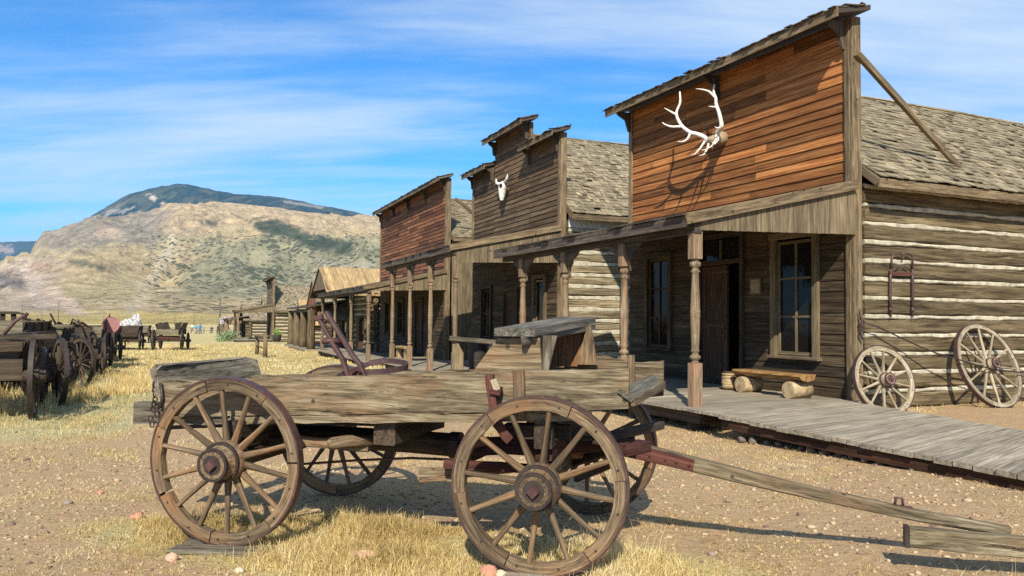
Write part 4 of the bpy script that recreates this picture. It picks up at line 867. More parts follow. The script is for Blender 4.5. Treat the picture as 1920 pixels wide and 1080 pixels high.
part_beam('hound', 'darkwood', (-2.2, .5, .66), (-1.2, .78, .70), .07, .07); part_beam('hound', 'darkwood', (-2.2, 1.16, .66), (-1.2, .88, .70), .07, .07)
part_beam('hound', 'redwood_gear', (-.62, .62, .66), (.52, .70, .74), .07, .075); part_beam('hound', 'redwood_gear', (-.62, 1.04, .66), (.50, .98, .74), .07, .075)
part_beam('hound', 'redwood_gear', (-.75, .35, .60), (.0, .58, .56), .06, .06, label='lower red brace ahead of the axle'); part_beam('slider_bar', 'darkwood', (-.66, .45, .60), (-.62, 1.2, .60), .05, .06)
part_beam('brake_beam', 'plank', (-1.95, .34, .715), (-1.32, .38, .685), .05, .07, n=5, jit=.005)
mb = MB(); mb.tube([(-1.56, .22, .715), (-1.535, .225, .72), (-1.42, .30, .735), (-1.30, .38, .72)], [.034, .045, .046, .030], 12); wl(mb, 'brake_roller', 'spoke')
mb = MB(); mb.tube([(-1.95, .55, .50), (-1.5, .6, .545), (-1.1, .64, .575), (-.85, .66, .575)], .010, 6); wl(mb, 'brake_rod', 'iron')
mb = MB(); mb.tube([(-.85, .66, .575), (-.3, .55, .56), (.0, .5, .54)], .012, 6); wl(mb, 'brake_rod', 'redwood_gear')
part_beam('iron_bar', 'dkiron', (-3.10, .42, .735), (-1.9, .50, .83), .035, .03)
part_beam('running_board', 'plank', (-.95, .40, .50), (-.30, .62, .545), .05, .10, h1=.05); part_beam('running_board', 'reach', (-.72, .58, .66), (-.50, .60, .74), .09, .05)
part_beam('eveners_bar', 'dkiron', (-.28, 1.25, .40), (.36, .62, .70), .05, .06); part_beam('eveners_bar', 'dkiron', (.02, 1.3, .36), (.42, .72, .62), .045, .045)
part_beam('draft_bar', 'darkwood', (.30, .45, .80), (.66, 1.35, .80), .07, .06); part_beam('draft_bar', 'redwood_gear', (.46, .40, .745), (.60, .62, .75), .12, .075, label='red capped end of the draft bar')
# brake block iron in front of the side board
mb = MB(); mb.beam((-.36, .11, 1.24), (-.315, .115, .93), .05, .055, up=V(1, 0, 0), n=5, jit=.004, ch=.006); wl(mb, 'stake_iron', 'redwood_gear')
mb = MB(); mb.beam((-.325, .078, 1.215), (-.30, .080, 1.145), .016, .045, up=V(1, 0, 0), ch=.004); wl(mb, 'wear_plate', 'spokepale')
mb = MB(); mb.beam((-.345, .10, 1.135), (-.275, .10, 1.125), .075, .035, ch=.005); mb.beam((-.29, .10, 1.12), (-.285, .10, 1.165), .04, .03, up=V(1, 0, 0)); wl(mb, 'stake_clasp', 'redwood_gear')
mb = MB(); mb.beam((-.305, .10, .93), (-.22, .12, .82), .07, .06, n=4, jit=.006); wl(mb, 'stake_foot', 'redwood_gear')
# rusty lever frame rising from the bed
for (a, b_, c) in (((-1.455, .30, 1.19), (-1.58, .31, 1.41), (-1.70, .31, 1.60)), ((-1.345, .33, 1.19), (-1.44, .34, 1.33), (-1.665, .35, 1.645))):
    mb = MB(); mb.beam(None, None, .028, .048, path=[a, tuple((np.array(a)+np.array(b_))/2+V(.012, 0, .008)), b_, c], up=V(0, 1, 0), ch=.006); wl(mb, 'brake_lever', 'tyre')
mb = MB(); mb.beam((-1.665, .30, 1.61), (-1.725, .30, 1.595), .035, .04, ch=.006); wl(mb, 'lever_cap', 'iron'); mb = MB(); mb.tube([(-1.66, .29, 1.43), (-1.60, .30, 1.44), (-1.54, .35, 1.43)], .018, 8); wl(mb, 'lever_pivot', 'iron')
mb = MB(); mb.beam((-1.47, .31, 1.205), (-1.36, .33, 1.215), .03, .03, n=2); mb.tube([(-1.42, .30, 1.20), (-1.39, .30, 1.24), (-1.36, .31, 1.21)], .014, 6); wl(mb, 'lever_bracket', 'redwood_gear')
# tongue
def w2l(x, y, z):                         # world -> wagon
    dx_, dy_ = x-.18, y-5.03; a = wag.rotation_euler[2]; return (dx_*math.cos(a)+dy_*math.sin(a), -dx_*math.sin(a)+dy_*math.cos(a), z)
TP = [(.45, 5.95, .715), (.864, 5.81, .676), (1.156, 5.716, .622), (1.62, 5.56, .530), (2.09, 5.407, .444), (2.657, 5.22, .359), (3.142, 5.06, .302)]
mb = MB(); mb.beam(None, None, .09, .125, w1=.065, h1=.062, path=[w2l(*p) for p in TP], ch=.010, jit=.002); tg = wl(mb, 'tongue', 'plank')
def tongue_pt(t):
    k = t*(len(TP)-1); i = min(int(k), len(TP)-2); f_ = k-i; return V(*TP[i])*(1-f_)+V(*TP[i+1])*f_
fw = nrm(V(2.3, -.75, 0)); sdw = V(-.31, -.95, 0)
mb = MB(); pth = [tongue_pt(t)+sdw*.052 for t in (.17, .25, .33, .385)]; mb.beam(None, None, .014, .105, h1=.085, path=[w2l(*p) for p in pth], ch=.002)
for t in (.19, .25, .31, .345, .375): p = tongue_pt(t)+sdw*.058; mb.tube([w2l(*p), w2l(*(p+sdw*.014))], .010, 6)
wl(mb, 'tongue_strap', 'redwood_gear', tg)
mb = MB(); p = tongue_pt(.80)+Z*.03; mb.tube([w2l(*(p+fw*-.025)), w2l(*(p+fw*-.02+Z*.055)), w2l(*(p+fw*.02+Z*.055)), w2l(*(p+fw*.025))], .010, 6); mb.beam(w2l(*(p+fw*-.07+Z*.008)), w2l(*(p+fw*.08+Z*-.002)), .04, .012); wl(mb, 'tongue_staple', 'iron', tg)
mb = MB(); p = tongue_pt(.93)+Z*.025; mb.tube([w2l(*p), w2l(*(p+Z*.022))], .010, 8); wl(mb, 'tongue_pin', 'iron', tg)
# chain hanging at the back corner
mb = MB(); zc = 1.10
for i in range(9):
    p = V(-2.925+random.uniform(-.02, .02), .13+random.uniform(-.01, .02), zc-.036*i); a = random.random()*3; e = V(math.cos(a), math.sin(a), 0)*.016
    mb.tube([p+e*math.cos(k)+Z*.026*math.sin(k) for k in np.linspace(0, 2*math.pi, 9)], .0055, 5)
mb.tube([(-2.88, .14, 1.11), (-2.86, .14, 1.0), (-2.87, .13, .93)], .012, 6); wl(mb, 'chain', 'dkiron')

# ---- beam end lying on a trestle block at the right (runs on out of the picture)
mb = MB(); mb.beam((2.455, 5.0, .285), (3.85, 4.55, .275), .085, .118, n=8, jit=.003, ch=.006)
mb.build('timber_beam', M['plank'], label='squared timber with dark-banded end propped off the ground at the right edge', cat='beam')
mb = MB(); mb.beam((3.62, 4.30, .08), (3.82, 4.95, .08), .2, .30, n=3, jit=.004, ch=.01); mb.build('timber_block', M['plank2'], label='heavy grey block holding up the squared timber by the right edge', cat='block')
mb = MB(); mb.beam((2.450, 5.0016, .286), (2.475, 4.9935, .286), .093, .126); o = mb.build('beam_band', M['dkiron'], bpy.data.objects['timber_beam'])
# ---- boards and stones below the near wheels
x, y = gp(425, 1030); mb = MB(); mb.beam((x-.33, y+.02, G(x, y)+.010), (x+.36, y-.05, G(x, y)+.014), .16, .028, n=4, jit=.003, ch=.003); mb.build('wheel_board', M['plank2'], label='flat grey board under the left front-facing wheel of the broken wagon', cat='board', group='boards under the broken wagon')
mb = MB(); mb.beam((x-.30, y+.16, G(x, y)+.01), (x+.05, y+.20, G(x, y)+.05), .09, .04, n=4, jit=.005, ch=.003); mb.build('wheel_board', M['plank2'], label='split grey slat behind the flat board at the left wheel', cat='board', group='boards under the broken wagon')
x, y = gp(1025, 1078); mb = MB(); mb.beam((x-.24, y+.03, G(x, y)+.012), (x+.22, y-.02, G(x, y)+.012), .13, .04, n=4, jit=.003, ch=.004); mb.build('wheel_board', M['deck'], label='pale block wedged under the right near wheel of the broken wagon', cat='board', group='boards under the broken wagon')

# ---- loose wheels against the log wall
def loose_wheel(name, px, pyb, Y, Rw, nsp, lean, label, seed, cover=None):
    x = at(px, Y); t = empty(name, (x, Y, 0), label=label, cat='wheel', group='old wheels leaning on the log wall')
    wheel_parts(t, Rw, nsp, hub_r=.115, seed=seed, ph=.1*seed, mats=('spokepale', 'tyre', 'spokepale', 'iron'), rim_d=.07, dish=.02)
    nrm_w = np.array((.414, -.910)); ang = math.atan2(-nrm_w[0], -nrm_w[1])    # outer face (-Y) along the wall normal
    t.location = (x, Y, G(x, Y)+Rw*math.cos(lean)-.01); t.rotation_euler = (0, 0, 0)
    rz = math.atan2(nrm_w[0], -nrm_w[1]); t.rotation_euler = (-lean, 0, rz+LWR.get(seed, 0)); t.rotation_mode = 'XYZ'
    return t
LWR = {11: -.14, 12: .0}
w1_ = loose_wheel('wagon_wheel', 1656, 770, 12.30, .55, 12, R(15), 'smaller old spoked wheel leaning by the corner post beside the boardwalk', 11)
w2_ = loose_wheel('wagon_wheel', 1852, 760, 13.30, .73, 12, R(20), 'larger old spoked wheel leaning on the log wall farther from the corner', 12)

# ---- row of old wagons on the left
def old_wagon(label, px, py, yaw=R(21), body='box', lenb=2.6, z0=.85, h=.5, scale=1.0, r=(.48, .58), Y=None, wood_='plank2', tb=1.5):
    if Y is None: x, y = gp(px, py)
    else: x, y = at(px, Y), Y
    t = empty('farm_wagon', (x, y, G(x, y)), yaw, label, 'wagon', 'old wagons parked in a row on the left'); t.scale = (scale,)*3
    return t
def wagon_gear(t, front, rear, wb=2.2, tr=1.5):
    i = 0
    for (yy, rw) in ((0, rear), (wb, front)):
        for xx in (-tr/2, tr/2):
            src = PROTO[rw]; c = copy_tree(src, t); c.location = (xx, yy, rw); c.rotation_euler = (0, 0, R(-90) if xx < 0 else R(90)); i += 1
    mb = MB()
    mb.beam((-tr/2, 0, rear), (tr/2, 0, rear), .1, .12); mb.build('axle', M['darkwood'], t); mb = MB(); mb.beam((-tr/2, wb, front), (tr/2, wb, front), .1, .12); mb.build('axle', M['darkwood'], t)
    mb = MB(); mb.tube([(0, -.2, rear+.05), (0, wb+.1, front+.08)], .05, 8); mb.build('reach_pole', M['darkwood'], t)
    for yy, rw in ((0, rear), (wb, front)): mb = MB(); mb.beam((-tr/2+.15, yy, rw+.16), (tr/2-.15, yy, rw+.16), .12, .2); mb.build('bolster', M['darkwood'], t)
PROTO = {}
holder = empty('wheel_pattern', (0, -60, 0))
for rw, n_, sd_ in ((.50, 12, 21), (.60, 14, 22), (.66, 14, 23)):
    w = wheel_parts(holder, rw, n_, seed=sd_, rimname='wheel', mats=('wagdark', 'dkiron', 'wagdark', 'dkiron')) if 'wagdark' in M else None
    if w is None:
        M['wagdark'] = wood('old_wheel_wood', (.022,.015,.010), (.06,.043,.028), (.13,.098,.064), crack=.4, tonev=.5); w = wheel_parts(holder, rw, n_, seed=sd_, rimname='wheel', mats=('wagdark', 'dkiron', 'wagdark', 'dkiron'))
    PROTO[rw] = w
M['oldbox'] = wood('old_wagon_box', (.02,.015,.011), (.055,.043,.029), (.12,.097,.066), grain=(1.1, 22, 22), crack=.6, tonev=.4)  # dark tone carries the shade of boards turned from the sun
M['oldboxpale'] = wood('old_wagon_box_pale', (.06,.050,.032), (.165,.138,.088), (.28,.24,.16), grain=(1.1, 22, 22), crack=.5, tonev=.3)
def panel_box(t, x0, x1, y0, y1, z0, z1, flare=0.0, sides='oldbox', ends='oldboxpale', rows=3, floor=True, skip=()):  # sides darker than ends: their shade is put into the colour
    if 'l' not in skip or True:
        for sx, nm in ((x0, 'side_panel'), (x1, 'side_panel')):
            if (sx == x0 and 'l' in skip) or (sx == x1 and 'r' in skip): continue
            mb = MB(); s_ = -1 if sx == x0 else 1
            for i in range(rows): za = z0+(z1-z0)*i/rows; zb_ = z0+(z1-z0)*(i+1)/rows-.008; o_ = flare*(i+.5)/rows*s_; mb.beam((sx+o_, y0, (za+zb_)/2), (sx+o_, y1, (za+zb_)/2), .035, zb_-za, up=nrm(V(flare/rows*s_, 0, (z1-z0)/rows)), n=5, jit=.004)
            for k in range(4): yy = y0+(y1-y0)*(k+.2)/3.6; mb.beam((sx+s_*.03, yy, z0-.05), (sx+s_*.03+flare*s_, yy, z1+.02), .04, .05, up=V(0, 1, 0))
            mb.build(nm, M[sides], t)
    for yy in (y0, y1):
        if (yy == y0 and 'b' in skip) or (yy == y1 and 'f' in skip): continue
        mb = MB()
        for i in range(rows): za = z0+(z1-z0)*i/rows; zb_ = z0+(z1-z0)*(i+1)/rows-.008; o_ = flare*(i+.5)/rows; mb.beam((x0-o_, yy, (za+zb_)/2), (x1+o_, yy, (za+zb_)/2), .035, zb_-za, n=3, jit=.004)
        mb.build('end_panel', M[ends], t)
    if floor: mb = MB(); mb.beam((0, y0, z0), (0, y1, z0), x1-x0, .04); mb.build('floor', M['darkwood'], t)
def wheels_end(): pass
YW = R(20.5)
# W1: facing us with high black side boards
t1 = old_wagon('old wagon with two tall black side boards facing the camera, nearest the walkers', 317, 657, R(14)); wagon_gear(t1, .50, .60, 2.3, 1.55)
panel_box(t1, -.60, .60, -.2, 2.7, .92, 1.22, 0, 'oldbox', 'oldboxpale', 1)
for sx in (-1, 1):
    mb = MB(); mb.prism([(sx*.62, 0.2, 1.22), (sx*.62, 2.3, 1.22), (sx*.75, 2.2, 1.60 if sx < 0 else 1.62), (sx*.75, .3, 1.50 if sx < 0 else 1.60)], V(sx*.03, 0, 0), gdir=V(0, 1, 0)); mb.build('side_board', M['darkwood'], t1)
mb = MB(); mb.prism([(-.62, 0.1, 1.24), (.12, 0.1, 1.24), (-.06, 0.1, 1.66), (-.62, 0.1, 1.52)], V(0, .04, 0), gdir=V(1, 0, 0)); mb.build('end_board', M['darkwood'], t1)
mb = MB(); mb.prism([(.34, 0.1, 1.0), (.60, 0.1, 1.0), (.74, 0.1, 1.66), (.36, 0.1, 1.58)], V(0, .04, 0), gdir=V(1, 0, 0)); mb.build('end_board', M['darkwood'], t1)
mb = MB(); mb.beam((-.6, -.02, .72), (.62, -.02, .70), .1, .16); mb.build('bolster', M['redwood_gear'], t1)
# W2 beyond, W3
t2 = old_wagon('small dark wagon parked behind the rusty disc wagon, before the black-boarded one', 262, 643, YW); wagon_gear(t2, .50, .60, 2.2, 1.45); panel_box(t2, -.6, .6, -.2, 2.5, .8, 1.35, .12, 'darkwood', 'oldboxpale', 2)
t3 = old_wagon('dark open cart with big spoked wheels just right of the rusty disc', 214, 655, YW+.1); wagon_gear(t3, .50, .60, 2.0, 1.35); panel_box(t3, -.5, .5, .3, 1.9, .95, 1.20, 0, 'darkwood', 'darkwood', 1)
mb = MB(); mb.tube([(.3, .2, 1.0), (.1, -.1, 1.5), (-.05, -.3, 1.75)], .03, 6); mb.build('lever', M['iron'], t3); mb = MB(); mb.beam((-.45, .5, 1.4), (.45, .5, 1.4), .3, .05); mb.build('seat_board', M['oldbox'], t3)
# W4 carrying the disc
t4 = old_wagon('old wagon with low plank box in front of the rusty round disc', 152, 692, YW+.03); wagon_gear(t4, .50, .60, 2.3, 1.5); panel_box(t4, -.62, .62, -.35, 2.6, .86, 1.32, .05, 'darkwood', 'oldboxpale', 2)
mb = MB(); mb.beam((-.72, -.40, .84), (.75, -.40, .86), .05, .05, n=4, jit=.01); mb.build('end_sill', M['oldboxpale'], t4); mb = MB(); mb.beam((.66, .2, 1.35), (.70, 2.0, 1.62), .03, .34, n=3); mb.build('side_board', M['darkwood'], t4)
for k, (a, b_) in enumerate(((-.6, 1.3), (-.35, 1.5), (.0, 1.35))): mb = MB(); mb.tube([(a, .2, 1.25), (a+.12, .1, b_+.12), (a+.3, .0, b_)], .025, 6); mb.build('lever', M['dkiron'], t4)
# W5
t5 = old_wagon('old wagon with high flared pale end panel and dark side, before the low box', 70, 718, YW+.06); wagon_gear(t5, .50, .60, 2.3, 1.6); panel_box(t5, -.48, .48, -.5, 2.4, .72, 1.34, .14, 'darkwood', 'oldboxpale', 4)
mb = MB(); mb.beam((-.85, -.52, 1.40), (.85, -.52, 1.40), .16, .05, n=4, jit=.006); mb.build('end_rail', M['oldboxpale'], t5)
mb = MB(); mb.beam((-.02, .1, 1.3), (-.02, .1, 2.02), .10, .12, n=3, w1=.06, h1=.08); mb.build('upright_post', M['oldboxpale'], t5); mb = MB(); mb.tube([(-.55, .3, 1.42), (-.35, .3, 1.62), (-.1, .35, 1.45)], .04, 6); mb.build('lever', M['dkiron'], t5)
# W6 near left, low running gear
t6 = old_wagon('bare dark running gear with slanted wheels in front of the flared wagon', 50, 764, R(40)); wagon_gear(t6, .50, .60, 1.7, 1.1)
mb = MB(); mb.beam((-.3, .2, 1.0), (.35, 1.3, 1.06), .22, .3, n=3, jit=.01); mb.build('box_body', M['darkwood'], t6); mb = MB(); mb.tube([(-.6, .2, .62), (.7, .1, .70)], .06, 8); mb.build('bolster_pole', M['darkwood'], t6)
t7 = old_wagon('nearest wagon at the left edge with a pale pole laid across it', -40, 790, YW+.10); wagon_gear(t7, .50, .66, 2.0, 1.5); panel_box(t7, -.5, .5, .1, 2.2, .85, 1.2, .1, 'darkwood', 'darkwood', 2, skip='f')
mb = MB(); mb.beam((-.9, -.2, 1.20), (1.05, -.25, 1.28), .09, .07, n=5, jit=.008); mb.build('cross_pole', M['oldbox'], t7); mb = MB(); mb.tube([(.1, .3, 1.0), (.45, .3, 1.5), (.62, .3, 1.62)], .03, 6); mb.build('lever', M['iron'], t7)
t8 = old_wagon('tall sheep wagon with slatted dark sides at the far left', 8, 660, YW+.2, Y=27.0); wagon_gear(t8, .50, .60, 2.4, 1.6); panel_box(t8, -.75, .75, -.3, 2.8, .9, 1.15, 0, 'darkwood', 'oldboxpale', 2)
for k in range(9):
    mb = MB(); yy = -.3+k*.37; mb.beam((.75, yy, 1.15), (.62, yy, 1.78), .03, .24, up=V(0, 1, 0)); mb.build('slat', M['oldbox'], t8)
for k in range(5):
    mb = MB(); xx = -.7+k*.34; mb.beam((xx, -.3, 1.15), (xx*.9, -.3, 1.78), .16, .03, up=V(0, 1, 0)); mb.build('slat', M['darkwood'], t8)
mb = MB(); mb.prism([(-.72, -.4, 1.78), (.70, -.4, 1.78), (.4, -.4, 1.86), (-.4, -.4, 1.86)], V(0, 3.4, 0), gdir=V(0, 1, 0)); mb.build('roof', M['oldbox'], t8)
t9 = old_wagon('low flat cart heaped with dark poles behind the upright post', 110, 665, YW, Y=30.0); wagon_gear(t9, .50, .60, 2.2, 1.5); panel_box(t9, -.6, .6, -.2, 2.5, .85, 1.1, 0, 'darkwood', 'oldbox', 1)
for a in (-.4, .1, .4): mb = MB(); mb.tube([(a, 0, 1.1), (a+.3, .8, 1.5), (a+.5, 1.4, 1.3)], .05, 6); mb.build('pole', M['darkwood'], t9)
t10 = old_wagon('dark wagon half hidden between the rusty disc and the flared wagon', 150, 662, YW, Y=33.0); wagon_gear(t10, .50, .60, 2.2, 1.5); panel_box(t10, -.6, .6, -.2, 2.6, .8, 1.4, .1, 'darkwood', 'darkwood', 3)
# more of the packed row: copies of the wagons above, each in its own place
for src, px, Y, dz, sc_, lb in ((t10, 20, 19.5, .05, 1.0, 'black wagon box behind the nearest left edge wagon'), (t2, 62, 25.5, -.1, 1.05, 'small black wagon seen over the flared wagon end rail'), (t10, 128, 25.0, .12, .95, 'black box wagon wedged between the flared wagon and the low box wagon'), (t3, 96, 22.5, .2, 1.0, 'cart with raised seat standing behind the flared wagon'),
        (t2, 178, 30.5, .0, 1.0, 'black wagon directly behind the rusty disc stand'), (t9, 30, 34.0, .1, 1.1, 'flat cart with heaped poles by the slatted sheep wagon'), (t10, 238, 46.0, .0, 1.0, 'distant black wagon between the disc and the black-boarded wagon'), (t2, -30, 16.5, .0, 1.1, 'black wagon cut off by the left picture edge'), (t6, 112, 17.8, .3, .95, 'spare dark running gear beside the flared wagon front wheel'), (t6, 8, 15.2, -.5, 1.05, 'dark running gear with crossed wheels at the very left edge'), (t10, -10, 22.0, .1, 1.1, 'tall black wagon box under the slatted wagon'), (t3, 150, 22.0, .1, .9, 'black cart between the low box wagon and the flared one')):
    c = copy_tree(src); c.location = (at(px, Y), Y, G(at(px, Y), Y)); c.rotation_euler[2] = src.rotation_euler[2]+dz; c.scale = (sc_,)*3; c['label'] = lb
# remove the pattern wheels used for copying
def kill(o):
    for c in list(o.children): kill(c)
    bpy.data.objects.remove(o, do_unlink=True)
kill(holder)
# rusty disc: round lid standing on a post behind the wagon row
xd, yd = at(209, 27.0), 27.0; zd_ = pz(209, 609, yd)
ds = empty('round_disc', (xd, yd, G(xd, yd)), R(24), 'round rusty pink metal disc raised among the left wagons', 'disc')
mb = MB(); c = V(0, 0, zd_-G(xd, yd)); mb.tube([c, c+V(0, .02, 0), c+V(0, .04, 0)], [.268, .275, .268], 32, smooth=False)
mb.ring(c+V(0, -.006, 0), .278, .255, -.01, .05, 36); M['disc'] = iron('pink_rust', (.26,.10,.10), (.38,.18,.17), rough=.7, metal=0); mb.build('disc_plate', M['disc'], ds)
mb = MB(); mb.tube([(0, .06, 0), (0, .06, c[2])], .04, 8); mb.build('stand_post', M['dkiron'], ds)
# ================================================================== THINGS ON AND ROUND THE BUILDINGS
def finish(t, keep):
    t.location = keep
    for ch in t.children: ch.matrix_parent_inverse = Matrix.Translation(-Vector(keep))
def on_frontA(px, py, q=0.0):            # point on the plane q in front of the first building seen at a pixel
    a = (px-960)/F; O = OA+nA/np.linalg.norm(nA)*q; d = dA/np.linalg.norm(dA); s = (O[0]-a*O[1])/(a*d[1]-d[0]); P_ = O+d*s
    return V(P_[0], P_[1], pz(px, py, P_[1]))
# elk antlers: points read off the photograph, each with its own distance out from the wall
def antler(parent, pts, tines, r0):
    def curve(ps, ra, rb, n=6):
        P_ = [on_frontA(*p) for p in ps]; out = []
        for i in range(len(P_)-1):
            p0 = P_[max(i-1, 0)]; p1 = P_[i]; p2 = P_[i+1]; p3 = P_[min(i+2, len(P_)-1)]
            for k in range(n):
                t = k/n; out.append(.5*((2*p1)+(-p0+p2)*t+(2*p0-5*p1+4*p2-p3)*t*t+(-p0+3*p1-3*p2+p3)*t**3))
        out.append(P_[-1]); m_ = len(out); return out, [ra+(rb-ra)*(i/(m_-1))**1.3 for i in range(m_)]
    mb = MB(); c, r = curve(pts, r0, r0*.34); mb.tube(c, r, 9)
    mo = mb.build('antler_beam', M['bone'], parent)
    for ps, ra in tines:
        mb = MB(); c, r = curve(ps, ra, .005); mb.tube(c, r, 8); mb.build('tine', M['bone'], mo)
p0 = on_frontA(1350, 262, .10); an = empty('elk_antlers', (0, 0, 0), label='large white elk antlers mounted on the red-brown front of the nearest building', cat='antlers')
S = lambda x, y: (1220+x/6.0, 130+y/6.0)
# left antler (reads to the left in the picture)
antler(an, [(*S(640, 790), .34), (*S(600, 745), .42), (*S(520, 712), .52), (*S(440, 690), .60), (*S(345, 610), .66), (*S(288, 480), .68), (*S(330, 350), .62), (*S(326, 228), .55)],
    [([(*S(345, 625), .66), (*S(240, 628), .78), (*S(165, 605), .86), (*S(126, 575), .90)], .030), ([(*S(290, 490), .68), (*S(230, 458), .74), (*S(150, 412), .82)], .026),
     ([(*S(445, 700), .60), (*S(415, 765), .66), (*S(360, 798), .74), (*S(300, 796), .80)], .026)], .048)
antler(an, [(*S(750, 700), .30), (*S(790, 640), .34), (*S(800, 600), .36), (*S(775, 480), .40), (*S(740, 370), .42), (*S(735, 300), .40), (*S(712, 225), .36), (*S(720, 142), .30)],
    [([(*S(725, 290), .40), (*S(660, 225), .48), (*S(580, 200), .56), (*S(508, 192), .62)], .026), ([(*S(750, 405), .42), (*S(700, 398), .50), (*S(652, 394), .56)], .020), ([(*S(795, 640), .35), (*S(755, 642), .43), (*S(724, 626), .48)], .018)], .046)
for ps, ra in (([(*S(625, 765), .34), (*S(600, 810), .42), (*S(555, 880), .52), (*S(500, 940), .60), (*S(445, 956), .66)], .026), ([(*S(660, 790), .30), (*S(640, 880), .40), (*S(600, 945), .50), (*S(540, 960), .58)], .026),
               ([(*S(750, 680), .30), (*S(735, 780), .34), (*S(690, 850), .42), (*S(620, 890), .50), (*S(570, 895), .56)], .026), ([(*S(760, 720), .30), (*S(765, 780), .32), (*S(720, 830), .40), (*S(690, 800), .46)], .022)):
    mb = MB(); P_ = [on_frontA(*p) for p in ps]; mb.tube(P_, [ra*(1-.75*i/(len(P_)-1)) for i in range(len(P_))], 8); mb.build('brow_tine', M['bone'], an)
mb = MB(); n3 = V(nA[0], nA[1], 0)
cpt = [on_frontA(*S(805, 760), .0), on_frontA(*S(800, 762), .06), on_frontA(*S(770, 770), .16), on_frontA(*S(700, 775), .28), on_frontA(*S(640, 780), .36)]
mb.tube(cpt, [.14, .135, .115, .085, .05], 14); mb.build('skull_plate', M['hide'], an)
mb = MB(); mb.tube([on_frontA(*S(700, 770), .26), on_frontA(*S(660, 775), .34), on_frontA(*S(625, 770), .38)], [.05, .055, .03], 10); mb.tube([on_frontA(*S(745, 765), .22), on_frontA(*S(748, 730), .28)], [.04, .045], 8); mb.build('skull_cap', M['bone'], an)
finish(an, p0)
# cow skull on the second building
fB = Fr(OB, dB, nB); aB = (948-960)/F; sB = (fB.O[0]+fB.n[0]*.06-aB*(fB.O[1]+fB.n[1]*.06))/(aB*fB.d[1]-fB.d[0]); cs = fB.P(sB, .06, 0); zs = pz(948, 352, cs[1])
sk = empty('cow_skull', (0, 0, 0), label='white cow skull hung on the stepped dark brown false front', cat='skull'); c = V(cs[0], cs[1], zs)
def skp(s, q, z): return c+fB.d*s+fB.n*q+Z*z
mb = MB(); prof = [(.20, .10, .05), (.16, .21, .10), (.06, .23, .13), (-.04, .165, .13), (-.12, .12, .12), (-.24, .085, .10), (-.33, .085, .07), (-.37, .05, .04)]; vs = []; k_ = 12
for (z, w_, h_) in prof:
    for j in range(k_): a = 2*math.pi*j/k_; vs.append(skp(math.cos(a)*w_, .12+math.sin(a)*h_+.25*(.2-z)*.3, z*1.05))
f = [(i*k_+j, i*k_+(j+1) % k_, (i+1)*k_+(j+1) % k_, (i+1)*k_+j) for i in range(len(prof)-1) for j in range(k_)]+[tuple(range(k_)), tuple(range((len(prof)-1)*k_, len(prof)*k_))[::-1]]
mb.add(vs, f, [v for v in vs], .5, True); o = mb.build('skull', M['bone'], sk)
for s_ in (-1, 1):
    mb = MB(); mb.tube([skp(s_*.12, .225, .06), skp(s_*.125, .275, .055)], [.06, .055], 10); mb.build('eye_socket', M['dark'], o)
    mb = MB(); mb.tube([skp(s_*.16, .12, .15), skp(s_*.30, .15, .17), skp(s_*.44, .17, .24 if s_ < 0 else .22), skp(s_*.50, .17, .38 if s_ > 0 else .34)], [.065, .055, .04, .012], 8); mb.build('horn', M['bone'], sk)
finish(sk, tuple(c))
# notice plaque beside the door
p = on_frontA(1417, 537, .02); mb = MB(); ax = V(dA[0], dA[1], 0)/np.linalg.norm(dA)
mb.beam(p-Z*.155, p+Z*.155, .30, .02, up=V(nA[0], nA[1], 0)); pl = mb.build('notice_board', M['vboard'], label='small square wooden notice between the dark doorway and the window', cat='notice')
mb = MB(); mb.beam(p-Z*.125+n3*.013, p+Z*.125+n3*.013, .24, .008, up=n3); mb.build('notice_sheet', M['hide'], pl)
# split-log bench on the porch
fA = frA; bs0, bs1, bq = .33, 1.93, .62; zb0 = ZDA+.03
bench = empty('log_bench', (0, 0, 0), label='golden split-log bench with round log feet under the porch window', cat='bench')
mb = MB(); n_ = 14; off = V(3, 4, 5); vs = []; gs = []
for i in range(n_+1):
    s = bs0+(bs1-bs0)*i/n_; dd = .018*math.sin(i*1.7)+random.uniform(-.008, .008)
    for (qq, zz) in ((bq-.17, .385), (bq+.17+dd, .385), (bq+.185+dd, .355), (bq+.12+dd, .30+dd), (bq, .275+dd*.6), (bq-.13, .30)):
        v = fA.P(s, qq, ZDA+zz); vs.append(v); gs.append(V(s, qq, zz)+off)
k_ = 6; f = [(i*k_+(j+1) % k_, i*k_+j, (i+1)*k_+j, (i+1)*k_+(j+1) % k_) for i in range(n_) for j in range(k_)]+[tuple(range(k_)), tuple(range(n_*k_, (n_+1)*k_))[::-1]]
mb.add(vs, f, gs, .5); mb.build('seat', M['benchtop'], bench)
for s in (bs0+.22, bs1-.25):
    mb = MB(); mb.tube([fA.P(s, bq-.2, ZDA+.135), fA.P(s, bq+.20, ZDA+.135)], [.140, .135], 16, smooth=True); mb.build('leg', M['logend'], bench)
finish(bench, tuple(fA.P(bs0, bq, ZDA)))
# keg left of the bench
kp = fA.P(2.20, .62, ZDA+.012); kg = empty('keg', (0, 0, 0), label='tiny pale wooden keg with straw-coloured binding beside the bench', cat='keg')
mb = MB(); mb.lathe(kp, Z, [(0, .105), (.06, .125), (.14, .132), (.22, .125), (.28, .105)], 16, .9); mb.build('barrel_body', M['logend'], kg)
for z in (.03, .09, .19, .25): mb = MB(); mb.lathe(kp+Z*z, Z, [(0, .130), (.022, .131)], 16); mb.build('hoop', M['tanplank'], kg)
mb = MB(); mb.lathe(kp+Z*.28, Z, [(0, .10), (.03, .10)], 14); mb.build('lid', M['darkwood'], kg)
finish(kg, tuple(kp))
